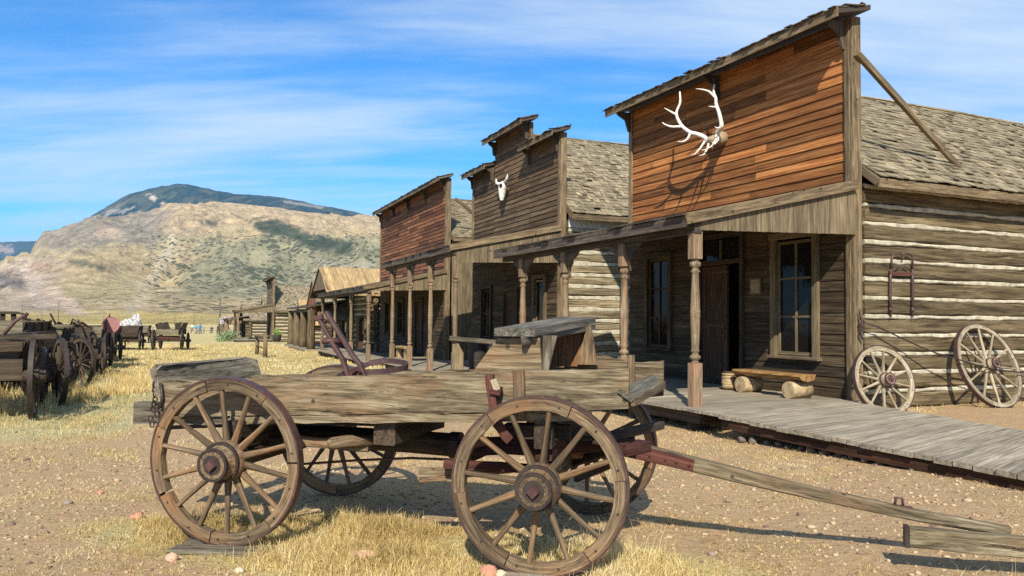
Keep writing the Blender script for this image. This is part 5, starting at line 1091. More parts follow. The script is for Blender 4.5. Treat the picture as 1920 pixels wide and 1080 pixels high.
# dark barrels
def barrel(label, p, r=.27, h=.72, group=None):
    t = empty('barrel', (0, 0, 0), label=label, cat='barrel', group=group); mb = MB(); p = V(*p)
    mb.lathe(p, Z, [(0, r*.82), (h*.15, r*.93), (h*.35, r), (h*.65, r), (h*.85, r*.93), (h, r*.82), (h, r*.76), (h-.04, r*.75), (h-.04, .01)], 20); mb.build('staves', M['barrel'], t)
    for z, k in ((.06, .90), (.28, 1.0), (.68, 1.0), (.90, .90)): mb = MB(); mb.lathe(p+Z*(h*z), Z, [(0, r*k+.006), (.035, r*k+.007)], 20); mb.build('hoop', M['dkiron'], t)
    finish(t, tuple(p))
barrel('dark wooden barrel on the nearest porch, behind the second turned post', fA.P(5.9, 1.55, ZDA), .29, .66)
barrel('dark barrel in the shade below the second building window', fB.P(2.0, 1.0, .15), .28, .80); barrel('second dark barrel farther along the second porch', fB.P(2.9, 1.3, .15), .27, .78)
# iron neck frame hung on the log wall
def wallA(px, py, off=.04):               # log side wall of the first building: plane through its corner, facing us
    a = (px-960)/F; O = fA.P(-.02-off, 0, 0); d = -fA.n; t = (O[0]-a*O[1])/(a*d[1]-d[0]); P_ = O+d*t; return V(P_[0], P_[1], pz(px, py, P_[1]))
Sf = lambda x, y: (1560+x/2.842, 420+y/2.842)
fr_ = empty('ox_stanchion', (0, 0, 0), label='rusty iron stanchion with two hanging prongs hung on the chinked log wall', cat='stanchion')
mb = MB(); mb.tube([wallA(*Sf(x, y)) for x, y in ((313, 470), (312, 380), (313, 300), (316, 240))], .024, 8); mb.tube([wallA(*Sf(x, y)) for x, y in ((430, 470), (433, 380), (432, 300), (430, 240))], .024, 8); mb.build('leg_bar', M['tyre'], fr_)
mb = MB(); mb.tube([wallA(*Sf(x, y)) for x, y in ((320, 240), (322, 190), (328, 165), (345, 157), (372, 158), (385, 168), (384, 182), (376, 184))], .016, 7); mb.tube([wallA(*Sf(x, y)) for x, y in ((432, 240), (434, 190), (430, 168), (415, 158), (395, 156), (380, 162))], .016, 7); mb.build('top_bow', M['tyre'], fr_)
mb = MB(); mb.beam(wallA(*Sf(312, 262), .05), wallA(*Sf(434, 266), .05), .02, .045, n=3); mb.build('cross_bar', M['redwood_gear'], fr_)
mb = MB(); mb.tube([wallA(*Sf(x, y)) for x, y in ((322, 242), (345, 235), (362, 225))], .009, 6); mb.tube([wallA(*Sf(x, y)) for x, y in ((425, 250), (405, 235), (388, 222))], .009, 6); mb.build('hook', M['tyre'], fr_)
for x in (314, 431): mb = MB(); mb.tube([wallA(*Sf(x-4, 445)), wallA(*Sf(x, 460)), wallA(*Sf(x+2, 478)), wallA(*Sf(x+1, 498))], [.022, .028, .018, .006], 7); mb.build('prong', M['tyre'], fr_)
finish(fr_, tuple(wallA(*Sf(372, 480))))
# chain and cable tying the loose wheels
ch = empty('tether_chain', (0, 0, 0), label='rusty chain hanging from the corner post down to the smaller loose wheel', cat='chain')
mb = MB(); cps = [wallA(*Sf(x, y), .10) for x, y in ((148, 460), (152, 500), (155, 522), (150, 545), (156, 560), (150, 578), (158, 600), (166, 615))]
for a, b_ in zip(cps[:-1], cps[1:]):
    for k in range(3):
        p = a+(b_-a)*k/3; e = V(math.cos(k*1.57), math.sin(k*1.57), 0)*.013; mb.tube([p+e*math.cos(u)+Z*.024*math.sin(u) for u in np.linspace(0, 6.283, 9)], .006, 5)
mb.build('chain_links', M['dkiron'], ch)
mb = MB(); p = wallA(*Sf(160, 528), .10); mb.tube([p+V(.05*math.cos(u), .02*math.cos(u), .05*math.sin(u)) for u in np.linspace(0, 6.283, 13)], .012, 6); mb.build('ring', M['iron'], ch); finish(ch, tuple(cps[0]))
mb = MB(); cb = [wallA(*Sf(x, y), o_) for x, y, o_ in ((170, 525, .10), (250, 550, .13), (350, 598, .16), (450, 645, .22), (560, 690, .30), (640, 712, .36), (720, 735, .42), (800, 760, .45), (880, 775, .46), (950, 785, .46), (1023, 792, .48), (1120, 800, .5))]; mb.tube(cb, .012, 7)
mb.build('tether_cable', M['dkiron'], label='dark cable sagging from the corner post through both loose wheels', cat='cable')
# grey stub post at the right edge
x, y = at(1922, 9.6), 9.6; mb = MB(); mb.beam((x, y, G(x, y)-.05), (x+.0, y, pz(1915, 752, 9.6)), .13, .13, n=3, w1=.09, h1=.09, ch=.01, jit=.003); mb.build('stub_post', M['deck'], label='short grey post beyond the boardwalk at the right edge', cat='post')
# stone footing under the boardwalk edge
for i in range(38):
    t = .35+i*.19; p = F0+fd*t+nrm(B0-F0)*random.uniform(.10, .2); r_ = random.uniform(.04, .065)
    if i == 0: FS = []
    FS.append((p[0], p[1], G(p[0], p[1])+r_*.6, r_))
def rockmesh(mb, c, r, sq=(1, 1, .7), tone=None, seed=None):
    rs = np.random.default_rng(seed if seed is not None else int(c[0]*1000) & 0xffff); v = []; f = []; nu, nv = 9, 6; ph = rs.uniform(0, 6, 6)
    for i in range(nv+1):
        th = math.pi*i/nv
        for j in range(nu):
            a = 2*math.pi*j/nu; d = V(math.sin(th)*math.cos(a), math.sin(th)*math.sin(a), math.cos(th)); k = 1+.16*math.sin(3*d[0]+ph[0]+2*d[1])+.13*math.sin(4*d[2]+ph[1]+3*d[0])+.10*math.sin(5*d[1]+ph[2]); v.append(V(*c)+d*r*k*V(*sq))
    for i in range(nv):
        for j in range(nu): a = i*nu+j; b_ = i*nu+(j+1) % nu; f.append((a, a+nu, b_+nu, b_))
    mb.add(v, f, v, rs.uniform() if tone is None else tone, True)
for k, (x, y, z, r_) in enumerate(FS):
    mb = MB(); rockmesh(mb, (x, y, z), r_, (1, .9, .8), seed=k); mb.build('footing_stone', M['stone'], label='round dark fieldstone in the row bedded under the boardwalk edge', cat='stone', group='stones under the boardwalk edge')
M['redrock'] = plain('red_rock', (.42,.20,.13), .9, .25, 8, .4, 'Object'); M['pinkrock'] = plain('pink_rock', (.50,.31,.21), .9, .25, 8, .4); M['palerock'] = plain('pale_rock', (.50,.42,.30), .9, .25, 8, .4); M['greyrock'] = plain('grey_rock', (.26,.20,.17), .9, .25, 8, .4)
for px, py, r_, m_, lb in ((690, 1046, .075, 'pinkrock', 'rounded pink rock in the golden grass between the wagon wheels'), (921, 1072, .062, 'redrock', 'dark red rock touching the bottom of the right near wheel'), (775, 985, .045, 'greyrock', 'small upright grey stone half sunk in the grass'), (945, 1073, .035, 'palerock', 'small pale stone next to the dark red rock'),
                        (268, 968, .045, 'redrock', 'flat orange-red stone on the dirt left of the left wheel'), (335, 1046, .045, 'pinkrock', 'flat pinkish stone below the left wheel board'), (700, 560, 0, '', ''), (460, 1069, .03, 'palerock', 'pale orange pebble near the bottom edge'), (1335, 1035, .028, 'greyrock', 'small grey stone on the dirt below the tongue shadow'), (200, 922, .028, 'redrock', 'small reddish stone on the bare dirt'), (320, 930, .05, 'greyrock', 'dark stone seen through the left wheel spokes'), (140, 940, .03, 'greyrock', 'pair-sized dark stone on the open dirt at lower left')):
    if r_ == 0: continue
    x, y = gp(px, py); mb = MB(); rockmesh(mb, (0, 0, r_*.35), r_, (1.15, .9, .7), seed=px); o = mb.build('rock', M[m_], label=lb, cat='rock'); o.location = (x, y, G(x, y))
x, y = gp(1350, 800); mb = MB(); mb.beam((x-.22, y+.1, G(x, y)+.06), (x+.20, y-.02, G(x, y)+.06), .22, .12, n=4, jit=.006, ch=.01); mb.build('step_block', M['logend'], label='squared tan block set in the dirt at the porch corner', cat='block')
# iron hoop in the wagon bed
mb = MB(); c_ = (-1.46, .72, 1.238); tp = [V(c_[0]+.27*math.cos(u), c_[1]+.24*math.sin(u), c_[2]+.03*math.sin(u)-.10*max(0, -math.cos(u))**2) for u in np.linspace(0, 6.283, 40)]
mb.beam(None, None, .012, .04, path=tp); o = mb.build('iron_hoop', M['tyre'], label='rusty iron hoop lying loose on top of the broken wagon bed', cat='hoop'); o.location = wag.location; o.rotation_euler = wag.rotation_euler
# rail seat and hitching rails
hr = empty('hitching_rail', (0, 0, 0), label='weathered rail on a wide plank leg behind the broken wagon seat', cat='rail'); Yh = 17.0
a = V(at(845, Yh), Yh, pz(845, 634, Yh)); b_ = V(at(990, Yh+.5), Yh+.5, pz(990, 646, Yh+.5)); mb = MB(); mb.beam(a, b_, .12, .10, n=5, jit=.006, ch=.01); mb.build('rail', M['plank2'], hr)
for t in (.10, .93): p = a+(b_-a)*t; mb = MB(); mb.prism([(p[0]-.12, p[1], G(p[0], p[1])-.05), (p[0]+.12, p[1], G(p[0], p[1])-.05), (p[0]+.12, p[1], p[2]-.3), (p[0]-.02, p[1], p[2]-.05), (p[0]-.12, p[1], p[2]-.05)], V(0, .06, 0), gdir=Z); mb.build('rail_post', M['vboard'], hr)
finish(hr, (a[0], a[1], G(a[0], a[1])))
hp = empty('hitching_rail', (0, 0, 0), label='short hitching rail with two thick posts out in the open street grass', cat='rail')
xa, ya = gp(484, 664); xb, yb = gp(499, 670)
for (x, y, pt_) in ((xa, ya, 627), (xb, yb, 624)):
    mb = MB(); mb.tube([(x, y, G(x, y)-.05), (x+.02, y, G(x, y)+.5), (x, y, pz(490, pt_, y))], [.105, .10, .095], 9); mb.build('rail_post', M['post'], hp)
mb = MB(); mb.tube([(xa-.1, ya, pz(484, 631, ya)), (xb+.1, yb, pz(499, 630, yb))], .06, 8); mb.build('rail', M['vboard'], hp); mb = MB(); mb.tube([(xa, ya, G(xa, ya)+.45), (xb, yb, G(xb, yb)+.42)], .045, 8); mb.build('rail', M['reach'], hp); finish(hp, (xa, ya, G(xa, ya)))
# small bench and log stools seen on the far porches
for (fr__, s, q, zf, lb, leg) in ((Fr(OC, dB, nB), 1.0, 1.2, .02, 'orange plank bench in the sun on the third porch', 'tanplank'), (Fr(OC, dB, nB), 7.2, 1.0, .02, 'dim grey log bench deeper along the third porch', 'log')):
    t = empty('bench', (0, 0, 0), label=lb, cat='bench'); mb = MB(); mb.beam(fr__.P(s, q, zf+.45), fr__.P(s+1.6, q, zf+.45), .34, .09, n=4, jit=.004, ch=.01); mb.build('seat', M[leg], t)
    for k in (.2, 1.4): mb = MB(); mb.beam(fr__.P(s+k, q, zf), fr__.P(s+k, q, zf+.41), .32, .16, up=fr__.n); mb.build('leg', M[leg], t)
    finish(t, tuple(fr__.P(s, q, zf)))
# posts, poles, fence, tub, outcrop
def pole(px, pyt, pyb, Y, r, label, name='utility_pole', arm=True, mat='darkwood', cat='pole', group='utility poles along the far road'):
    x = at(px, Y); zb_ = G(x, Y); t = empty(name, (x, Y, zb_), label=label, cat=cat, group=group); h = pz(px, pyt, Y)-zb_
    mb = MB(); mb.tube([(0, 0, -.3), (0, 0, h)], [r, r*.7], 8); mb.build('shaft', M[mat], t)
    if arm: mb = MB(); mb.beam((-.9, 0, h-.5), (.9, 0, h-.5), .1, .12); mb.build('cross_arm', M[mat], t)
M['farpole'] = wood('far_pole', (.12,.09,.07), (.20,.16,.12), (.26,.21,.17))
pole(413, 556, 622, 118, .14, 'tall thin pole just left of the farthest cabins', arm=False, mat='farpole')
for px, pt_, Y, lb in ((195, 574, 210, 'thin pole above the rusty disc'), (329, 545, 260, 'thin pole above the black-boarded wagon'), (131, 583, 230, 'thin pole above the dark half hidden wagon'), (79, 556, 230, 'tall thin pole near the left edge of the road'), (111, 562, 230, 'thin pole second from the tall one near the left edge'), (43, 570, 240, 'leftmost thin far pole'), (365, 580, 250, 'faint pole between the two walkers and the wagon')):
    pole(px, pt_, 605, Y, .10, lb, mat='farpole')
x, y = gp(406, 637); mb = MB(); mb.beam((x, y, G(x, y)), (x, y, G(x, y)+1.05), .11, .11, ch=.01); mb.build('field_post', M['vboard'], label='lone wooden post standing left of the green bush', cat='post')
fnc = empty('rail_fence', (at(0, 150), 150, 0), label='low rail fence crossing the golden field far behind the wagons', cat='fence'); k = 0
for px in range(-60, 480, 12):
    Y = 140; x = at(px, Y); mb = MB(); mb.tube([(x, Y, G(x, Y)-.2), (x, Y, G(x, Y)+1.1)], .08, 6); mb.build('fence_post', M['farpole'], fnc)
for h in (.5, .95):
    mb = MB(); mb.tube([(at(px, 140), 140, G(at(px, 140), 140)+h) for px in range(-60, 490, 12)], .055, 6); mb.build('fence_rail', M['farpole'], fnc)
finish(fnc, (at(0, 150), 150, 0))
M['whiterock'] = plain('white_outcrop_stone', (.40,.38,.365), .9, .85, 3.2, 1.0)
for i, (px, py, r_, Y) in enumerate(((233, 602, .42, 150), (239, 599, .45, 153), (245, 596, .42, 156), (250, 594, .45, 158), (256, 591, .40, 158), (261, 588, .30, 160), (240, 605, .40, 147), (248, 602, .5, 149), (255, 600, .42, 149), (229, 605, .35, 149), (261, 597, .38, 151), (235, 607, .4, 146), (252, 606, .4, 147))):
    g_ = G(at(px, Y), Y); hh_ = max(pz(px, py-2, Y)-g_, .5)/2; mb = MB(); rockmesh(mb, (0, 0, 0), 1.0, (r_*1.5, r_*1.3, hh_), seed=300+i); o = mb.build('boulder', M['whiterock'], label='white broken boulder in the pale heap right of the rusty disc', cat='boulder', group='white boulder heap'); o.location = (at(px, Y), Y, g_+hh_*.85)
mb = MB(); Y = 175; x0, x1 = at(47, Y), at(74, Y); zb_ = G(x0, Y); wv = empty('low_shed', ((x0+x1)/2, Y, zb_), label='long low white-roofed shed far off at the left', cat='shed'); finishk = ((x0+x1)/2, Y, zb_); wv.location = (0, 0, 0)
mb.beam((x0, Y, zb_+.5), (x1, Y, zb_+.5), 3, 1.1); mb.build('wall', M['whitewash'], wv); mb = MB(); mb.prism([(x0-.2, Y-1.8, zb_+1.05), (x0-.2, Y+1.8, zb_+1.05), (x0-.2, Y, zb_+1.75)], V(x1-x0+.4, 0, 0), gdir=V(1, 0, 0)); mb.build('roof', M['whitewash'], wv); finish(wv, finishk)
x, y = at(521, 66), 66; tb = MB(); tb.lathe((x, y, G(x, y)+.1), Z, [(0, .28), (.3, .34), (.6, .38), (.6, .33), (.5, .3), (.5, .01)], 16); tb.build('flower_tub', M['barrel'], label='dark round tub holding a green plant by the far boardwalk', cat='tub')
# ---- foliage
def leafcloud(name, c, rad3, n, lw, mat, seed, **k):
    rs = np.random.default_rng(seed); d = rs.normal(size=(n, 3)); d /= np.linalg.norm(d, axis=1)[:, None]; rr_ = rs.uniform(.25, 1, n)**.4
    lump = 1+.28*np.sin(d[:, 0]*4+seed)*np.cos(d[:, 2]*5)+.15*np.sin(d[:, 1]*9+seed); p = d*rr_[:, None]*lump[:, None]*np.array(rad3); p[:, 2] = np.abs(p[:, 2])
    a = rs.normal(size=(n, 3)); a /= np.linalg.norm(a, axis=1)[:, None]; b = np.cross(a, rs.normal(size=(n, 3))); b /= np.linalg.norm(b, axis=1)[:, None]
    s = lw*rs.uniform(.5, 1.3, n)[:, None]; v = np.stack([p-a*s, p+b*s*.45, p+a*s, p-b*s*.45], 1).reshape(-1, 3)
    mb = MB(); mb.v = [tuple(q) for q in v]; mb.g = mb.v; mb.t = list(np.repeat(rs.uniform(size=n), 4)); mb.f = [(4*i, 4*i+1, 4*i+2, 4*i+3) for i in range(n)]; mb.sm = [False]*n
    o = mb.build(name, mat, **k); o.location = c; return o
def leafmat(name, a, b_):
    m, nt, b = newmat(name); L = nt.links.new; t = nd(nt, 'ShaderNodeAttribute', attribute_name='tone'); r = ramp(nt, [(0, a), (1, b_)]); L(t.outputs['Fac'], r.inputs[0]); L(r.outputs[0], b.inputs['Base Color']); b.inputs['Roughness'].default_value = .8; b.inputs['Specular IOR Level'].default_value = .2
    return m
M['sage'] = leafmat('sage_leaf', (.13,.19,.08), (.33,.40,.22)); M['leaf'] = leafmat('green_leaf', (.10,.20,.03), (.30,.42,.10))
x, y = gp(431, 640); leafcloud('bush', (x, y, G(x, y)), (1.2, .9, .95), 1500, .10, M['sage'], 3, label='rounded grey-green sage bush beside the farthest cabin', cat='bush')
x, y = gp(521, 632); leafcloud('tub_plant', (at(521, 66), 66, G(at(521, 66), 66)+.68), (.36, .34, .62), 420, .06, M['leaf'], 5, label='bright green plant growing out of the far round tub', cat='plant')
x, y = gp(1680, 860); leafcloud('weed', (x, y, G(x, y)), (.12, .10, .07), 60, .035, M['leaf'], 8, label='small green weed sprouting below the boardwalk edge', cat='weed')
M['flower'] = leafmat('petals', (.55,.45,.50), (.85,.80,.84)); leafcloud('flower_basket', (at(437, 88), 86, pz(437, 604, 86)-.25), (.75, .5, .9), 420, .10, M['flower'], 9, label='pale pink and white flowers hanging at the farthest cabin porch', cat='flowers')
# ---- people
def person(px, pyb, h, shirt, trousers, label, yaw=0.0, stride=.12, hat=None):
    x, y = gp(px, pyb); t = empty('person', (x, y, G(x, y)), yaw, label, 'person', None); k = h/1.75
    me = bpy.data.meshes.new('body'); J = {'pel': (0,0,.95,.13), 'wai': (0,0,1.10,.115), 'che': (0,.01,1.32,.15), 'nek': (0,0,1.50,.05), 'hed': (0,-.01,1.60,.085), 'top': (0,0,1.70,.07), 'shl': (-.18,0,1.42,.055), 'ell': (-.24,.03,1.14,.042), 'hal': (-.22,-.08,.90,.032), 'shr': (.18,0,1.42,.055), 'elr': (.24,.03,1.14,.042), 'har': (.23,-.05,.90,.032),
        'hil': (-.09,0,.88,.09), 'knl': (-.10,-stride,.50,.065), 'ftl': (-.10,-stride*.6,.08,.045), 'tol': (-.11,-stride*.6-.14,.04,.035), 'hir': (.09,0,.88,.09), 'knr': (.10,stride*.5,.50,.065), 'ftr': (.10,stride*1.4,.08,.045), 'tor': (.11,stride*1.4-.14,.04,.035)}
    E = [('pel','wai'),('wai','che'),('che','nek'),('nek','hed'),('hed','top'),('che','shl'),('shl','ell'),('ell','hal'),('che','shr'),('shr','elr'),('elr','har'),('pel','hil'),('hil','knl'),('knl','ftl'),('ftl','tol'),('pel','hir'),('hir','knr'),('knr','ftr'),('ftr','tor')]
    ks = list(J); me.from_pydata([tuple(c*k for c in J[a][:3]) for a in ks], [(ks.index(a), ks.index(b)) for a, b in E], []); o = bpy.data.objects.new('body', me); col.objects.link(o); o.parent = t
    m = o.modifiers.new('skin', 'SKIN'); 
    if not me.skin_vertices: me.skin_vertices.new()
    for i, a in enumerate(ks): me.skin_vertices[0].data[i].radius = (J[a][3]*k, J[a][3]*k*.8 if a in ('che', 'wai', 'pel') else J[a][3]*k)
    me.skin_vertices[0].data[0].use_root = True; s = o.modifiers.new('sub', 'SUBSURF'); s.levels = s.render_levels = 1; me.materials.append(M['skin'])
    mb = MB(); mb.tube([(0,0,.93*k), (0,0,1.1*k), (0,.01*k,1.32*k), (0,0,1.45*k), (0,0,1.49*k)], [.165*k, .150*k, .185*k, .14*k, .06*k], 12)
    for s_ in (-1, 1): mb.tube([(s_*.15*k,0,1.43*k), (s_*.22*k,.02*k,1.24*k), (s_*.245*k,.03*k,1.12*k)], [.075*k, .065*k, .06*k], 8)
    mb.build('shirt', M[shirt], t); mb = MB()
    for a, b, c in (('hil','knl','ftl'), ('hir','knr','ftr')): mb.tube([tuple(v*k for v in J[j][:3]) for j in (a, b, c)], [.115*k, .085*k, .07*k], 10)
    mb.build('trousers', M[trousers], t); mb = MB(); mb.tube([(0,.02*k,1.60*k), (0,.02*k,1.68*k), (0,.01*k,1.745*k)], [.095*k, .105*k, .05*k], 10); mb.build('hair', M['hairc'], t)
    return t
for nm, c_ in (('skin', (.45,.26,.18)), ('teal', (.02,.35,.42)), ('blueshirt', (.07,.17,.36)), ('denim', (.06,.10,.20)), ('khaki', (.30,.24,.17)), ('blackcloth', (.02,.02,.025)), ('redcloth', (.25,.09,.08)), ('hairc', (.07,.04,.02)), ('whitecloth', (.7,.7,.7))): M[nm] = plain(nm, c_, .85, .12, 6, .1)
person(369, 627, 1.58, 'teal', 'khaki', 'walker in a teal shirt, left one of the pair in the street', .2); person(377, 627, 1.78, 'blueshirt', 'denim', 'walker in a blue shirt beside the teal-shirted one', -.2)
person(362, 622, 1.55, 'whitecloth', 'redcloth', 'small figure in a white top walking ahead of the blue and teal pair', .1); person(399, 625, 1.25, 'blackcloth', 'denim', 'child in dark clothes near the lone wooden post', .3); person(411, 626, 1.60, 'blackcloth', 'blackcloth', 'person all in black to the right of the lone post', -.4)

# ================================================================== GRASS AND GRAVEL
def blades(name, x, y, h, w, lean, seed, mat, z=None, label=None):
    rs = np.random.default_rng(seed); n = len(x); z = gz(x, y)-.004 if z is None else z; a = rs.uniform(0, 2*np.pi, n); la = rs.uniform(0, 2*np.pi, n); l = np.abs(rs.normal(0, lean, n))*h
    dx_, dy_ = np.cos(a)*w/2, np.sin(a)*w/2; lx, ly = np.cos(la)*l, np.sin(la)*l; P_ = np.zeros((n, 5, 3))
    P_[:, 0] = np.stack([x-dx_, y-dy_, z], 1); P_[:, 1] = np.stack([x+dx_, y+dy_, z], 1); P_[:, 2] = np.stack([x+dx_*.7+lx*.35, y+dy_*.7+ly*.35, z+h*.6], 1); P_[:, 3] = np.stack([x-dx_*.7+lx*.35, y-dy_*.7+ly*.35, z+h*.6], 1); P_[:, 4] = np.stack([x+lx, y+ly, z+h*np.sqrt(np.clip(1-(l/np.maximum(h, 1e-4))**2*.5, .2, 1))], 1)
    v = P_.reshape(-1, 3); i = np.arange(n)[:, None]*5; q = (i+np.array([[0, 1, 2, 3]])); t = (i+np.array([[3, 2, 4]]))
    me = bpy.data.meshes.new(name); me.vertices.add(len(v)); me.vertices.foreach_set('co', v.astype(np.float32).ravel())
    li = np.concatenate([q, t], 1).ravel().astype(np.int32); me.loops.add(len(li)); me.loops.foreach_set('vertex_index', li); me.polygons.add(2*n)
    st_ = np.stack([np.arange(n)*7, np.arange(n)*7+4], 1).ravel(); tot = np.tile([4, 3], n); me.polygons.foreach_set('loop_start', st_.astype(np.int32)); me.polygons.foreach_set('loop_total', tot.astype(np.int32)); me.update(calc_edges=True)
    at_ = me.attributes.new('tone', 'FLOAT', 'POINT'); tn = np.clip(fbm(x*1.3, y*1.3, 3, 77)*.9+rs.normal(0, .22, n), 0, 1); at_.data.foreach_set('value', np.repeat(tn, 5).astype(np.float32)); me.materials.append(mat)
    o = bpy.data.objects.new(name, me); col.objects.link(o); o['kind'] = 'stuff'; return o
def grassmat(name, st_):
    m, nt, b = newmat(name); L = nt.links.new; t = nd(nt, 'ShaderNodeAttribute', attribute_name='tone'); r = ramp(nt, st_); L(t.outputs['Fac'], r.inputs[0]); L(r.outputs[0], b.inputs['Base Color']); b.inputs['Roughness'].default_value = .75; b.inputs['Specular IOR Level'].default_value = .2
    tr = nd(nt, 'ShaderNodeBsdfTranslucent'); L(r.outputs[0], tr.inputs['Color']); mx_ = nd(nt, 'ShaderNodeMixShader'); mx_.inputs[0].default_value = .3; L(b.outputs[0], mx_.inputs[1]); L(tr.outputs[0], mx_.inputs[2]); L(mx_.outputs[0], nt.nodes['Material Output'].inputs[0]); return m
M['straw'] = grassmat('golden_straw', [(0, (.36,.255,.10)), (.35, (.63,.46,.18)), (.65, (.78,.62,.30)), (1, (.87,.78,.52))])
M['drygreen'] = grassmat('grey_green_tuft', [(0, (.30,.28,.13)), (.5, (.44,.42,.24)), (1, (.62,.60,.42))])
rs = np.random.default_rng(42)
def near(x, y):
    s = straw(x, y)
    for (cx_, cy_, rr_, k_) in ((.19, 4.95, .34, .55), (-1.98, 5.50, .42, .7), (-1.95, 5.25, .25, .4)): s = s-k_*ss(1.4-np.hypot((x-cx_)/rr_, (y-cy_)/.22))
    return np.clip(s-.30*ss((fbm(x*3, y*3, 3, 8)-.5)/.12), 0, 1)
# dense stand round the broken wagon, in clumps
def stand(n, x0, x1, y0, y1, hmin, hmax, seed, wmin=.0025, wmax=.006, lean=.45, power=1.4, cl=None, thr=.30, mat='straw', name='dry_grass', hk=.25, mask=straw):
    rs = np.random.default_rng(seed)
    if cl:                                  # clumped: tufts first, blades round each
        nc = n//cl; cx_ = rs.uniform(x0, x1, nc); cy_ = rs.uniform(y0, y1, nc); s = mask(cx_, cy_); k = rs.uniform(size=nc) < np.clip((s-thr)/(1-thr), 0, 1)**power; cx_, cy_, s = cx_[k], cy_[k], s[k]
        sp = rs.uniform(.02, .09, len(cx_)); hh = rs.uniform(.5, 1.25, len(cx_)); x = np.repeat(cx_, cl)+rs.normal(0, 1, len(cx_)*cl)*np.repeat(sp, cl); y = np.repeat(cy_, cl)+rs.normal(0, 1, len(cx_)*cl)*np.repeat(sp, cl); hf = np.repeat(hh*(.45+.6*s), cl)
    else:
        x = rs.uniform(x0, x1, n); y = rs.uniform(y0, y1, n); s = mask(x, y); k = rs.uniform(size=n) < np.clip((s-thr)/(1-thr), 0, 1)**power; x, y, s = x[k], y[k], s[k]; hf = .5+.6*s
    h = rs.uniform(hmin, hmax, len(x))*hf; w = rs.uniform(wmin, wmax, len(x)); return blades(name, x, y, h, w, lean, seed+1, M[mat])
stand(210000, -3.2, 1.9, 3.9, 6.4, .02, .085, 101, thr=.36, power=1.5, lean=1.1, mask=near)
stand(80000, -3.0, 1.6, 4.3, 6.3, .04, .14, 102, cl=26, thr=.46, power=1.4, lean=.85, mask=near)
lit = lambda x, y: .25*straw(x, y)+.75*ss((fbm(x*1.1, y*1.1, 5, 21)-.44)/.16)
stand(120000, -5.0, 5.0, 3.3, 9.5, .015, .05, 112, cl=16, thr=.15, power=.9, lean=2.2, mask=lit)
stand(60000, -9.0, 6.0, 8.5, 15, .02, .07, 113, cl=14, thr=.15, power=.9, lean=2.0, wmin=.004, wmax=.008, mask=lit)
stand(90000, -4.0, 4.6, 3.3, 9.0, .02, .06, 103, cl=14, thr=.12, power=1.0, lean=1.1)
stand(80000, -9.0, 5.5, 3.4, 13, .015, .055, 104, cl=12, thr=.10, power=.8, lean=1.2, mat='drygreen', mask=lambda x, y: .3*straw(x, y)+.6*ss((fbm(x*1.7, y*1.7, 4, 13)-.46)/.12))
stand(90000, -22, 0, 9.0, 24, .02, .09, 105, cl=14, thr=.32, power=1.3, wmin=.005, wmax=.012, lean=.9)
stand(34000, -13, -7.8, 12.0, 22, .08, .26, 106, cl=20, thr=.66, power=1.3, wmin=.006, wmax=.014, lean=.35)
stand(150000, -34, 6, 20, 60, .04, .13, 107, cl=5, thr=.30, power=1.0, wmin=.015, wmax=.035, lean=.9)
stand(70000, -30, 6, 16, 50, .03, .10, 117, cl=5, thr=.25, power=.8, wmin=.012, wmax=.03, lean=.9, mat='drygreen', mask=lambda x, y: ss((fbm(x*.5, y*.5, 4, 19)-.44)/.14))
stand(14000, -9, -4, 9, 16, .04, .10, 108, cl=10, thr=.2, power=1.0, wmin=.006, wmax=.012, lean=.6, mat='drygreen')
stand(14000, 4.4, 9.5, 9.0, 13.5, .03, .12, 109, cl=18, thr=.1, power=1.0, lean=.7, mask=lambda x, y: .9*ss((fbm(x*2, y*2, 3, 3)-.42)/.1)*ss((.5-np.abs((x-5.36)*.414-(y-12.5)*.91-.35))/.4))
# long pale stems by the beam at the right
xx = rs.uniform(2.5, 3.2, 60); yy = rs.uniform(4.35, 4.75, 60); blades('dry_stems', xx, yy, rs.uniform(.08, .30, 60), rs.uniform(.003, .006, 60), .9, 12, M['straw'])
xx = rs.normal(.62, .22, 260); yy = rs.normal(5.25, .12, 260); blades('dry_stems', xx, yy, rs.uniform(.10, .34, 260), rs.uniform(.003, .005, 260), .9, 13, M['straw'])
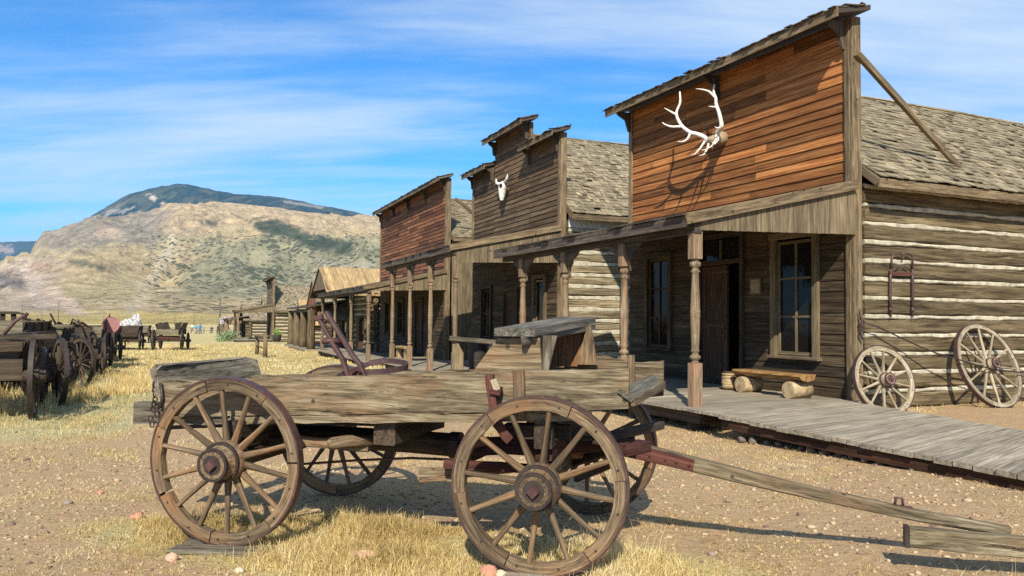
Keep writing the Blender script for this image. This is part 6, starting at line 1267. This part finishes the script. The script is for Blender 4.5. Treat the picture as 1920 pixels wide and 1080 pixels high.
# gravel: one mesh of small stones
def gravel(name, n, x0, x1, y0, y1, r0, r1, seed, keep=None):
    rs = np.random.default_rng(seed); x = rs.uniform(x0, x1, n); y = rs.uniform(y0, y1, n)
    k = rs.uniform(size=n) < (1.0-.75*straw(x, y)); x, y = x[k], y[k]; n = len(x); r = r0+(r1-r0)*rs.uniform(size=n)**5
    t = (1+5**.5)/2; ico = np.array([(-1,t,0),(1,t,0),(-1,-t,0),(1,-t,0),(0,-1,t),(0,1,t),(0,-1,-t),(0,1,-t),(t,0,-1),(t,0,1),(-t,0,-1),(-t,0,1)])/1.9
    fc = np.array([(0,11,5),(0,5,1),(0,1,7),(0,7,10),(0,10,11),(1,5,9),(5,11,4),(11,10,2),(10,7,6),(7,1,8),(3,9,4),(3,4,2),(3,2,6),(3,6,8),(3,8,9),(4,9,5),(2,4,11),(6,2,10),(8,6,7),(9,8,1)])
    v = ico[None]*rs.uniform(.7, 1.25, (n, 12, 1))*np.stack([rs.uniform(.8, 1.5, n), rs.uniform(.8, 1.3, n), rs.uniform(.45, .8, n)], 1)[:, None]*r[:, None, None]
    a = rs.uniform(0, 6.28, n); c, s = np.cos(a)[:, None], np.sin(a)[:, None]; vx = v[..., 0]*c-v[..., 1]*s; vy = v[..., 0]*s+v[..., 1]*c
    v = np.stack([vx+x[:, None], vy+y[:, None], v[..., 2]+gz(x, y)[:, None]+r[:, None]*.15], -1).reshape(-1, 3); f = (fc[None]+np.arange(n)[:, None, None]*12).reshape(-1, 3)
    me = bpy.data.meshes.new(name); me.vertices.add(len(v)); me.vertices.foreach_set('co', v.astype(np.float32).ravel()); me.loops.add(f.size); me.loops.foreach_set('vertex_index', f.ravel().astype(np.int32)); me.polygons.add(len(f)); me.polygons.foreach_set('loop_start', (np.arange(len(f))*3).astype(np.int32)); me.polygons.foreach_set('loop_total', np.full(len(f), 3, np.int32)); me.update(calc_edges=True)
    at_ = me.attributes.new('tone', 'FLOAT', 'POINT'); at_.data.foreach_set('value', np.repeat(rs.uniform(size=n), 12).astype(np.float32)); me.materials.append(M['gravel'])
    o = bpy.data.objects.new(name, me); col.objects.link(o); o['kind'] = 'stuff'
M['gravel'] = leafmat('gravel', (.15,.10,.075), (.46,.35,.22)); _r = [n for n in M['gravel'].node_tree.nodes if n.bl_idname == 'ShaderNodeValToRGB'][0].color_ramp
for p_, c_ in ((.35, (.32,.215,.135)), (.6, (.42,.27,.15)), (.85, (.44,.34,.22))): e = _r.elements.new(p_); e.color = (*c_, 1)
gravel('gravel', 26000, -5.5, 5.0, 3.3, 9.0, .003, .022, 201); gravel('gravel', 900, -6, 5.0, 3.3, 12, .012, .034, 203); gravel('gravel', 9000, -9, 6, 8.5, 16, .005, .026, 202)
# ================================================================== HAZE
def haze():
    m = bpy.data.materials.new('haze_air'); m.use_nodes = True; nt = m.node_tree; nt.nodes.clear()
    out = nt.nodes.new('ShaderNodeOutputMaterial'); v = nt.nodes.new('ShaderNodeVolumePrincipled')
    v.inputs['Color'].default_value = (.34,.60,1,1); v.inputs['Density'].default_value = HAZE_D; v.inputs['Anisotropy'].default_value = 0.0
    nt.links.new(v.outputs[0], out.inputs['Volume'])
    x0, x1, y0, y1, z0, z1 = -26000, 26000, -23000, 23500, -60, 1500
    mb = MB(); mb.box(((x0+x1)/2, (y0+y1)/2, (z0+z1)/2), x1-x0, y1-y0, z1-z0)
    mb.build('haze', m, kind='stuff')
HAZE_D = 4.6e-5
if HAZE_D: haze()
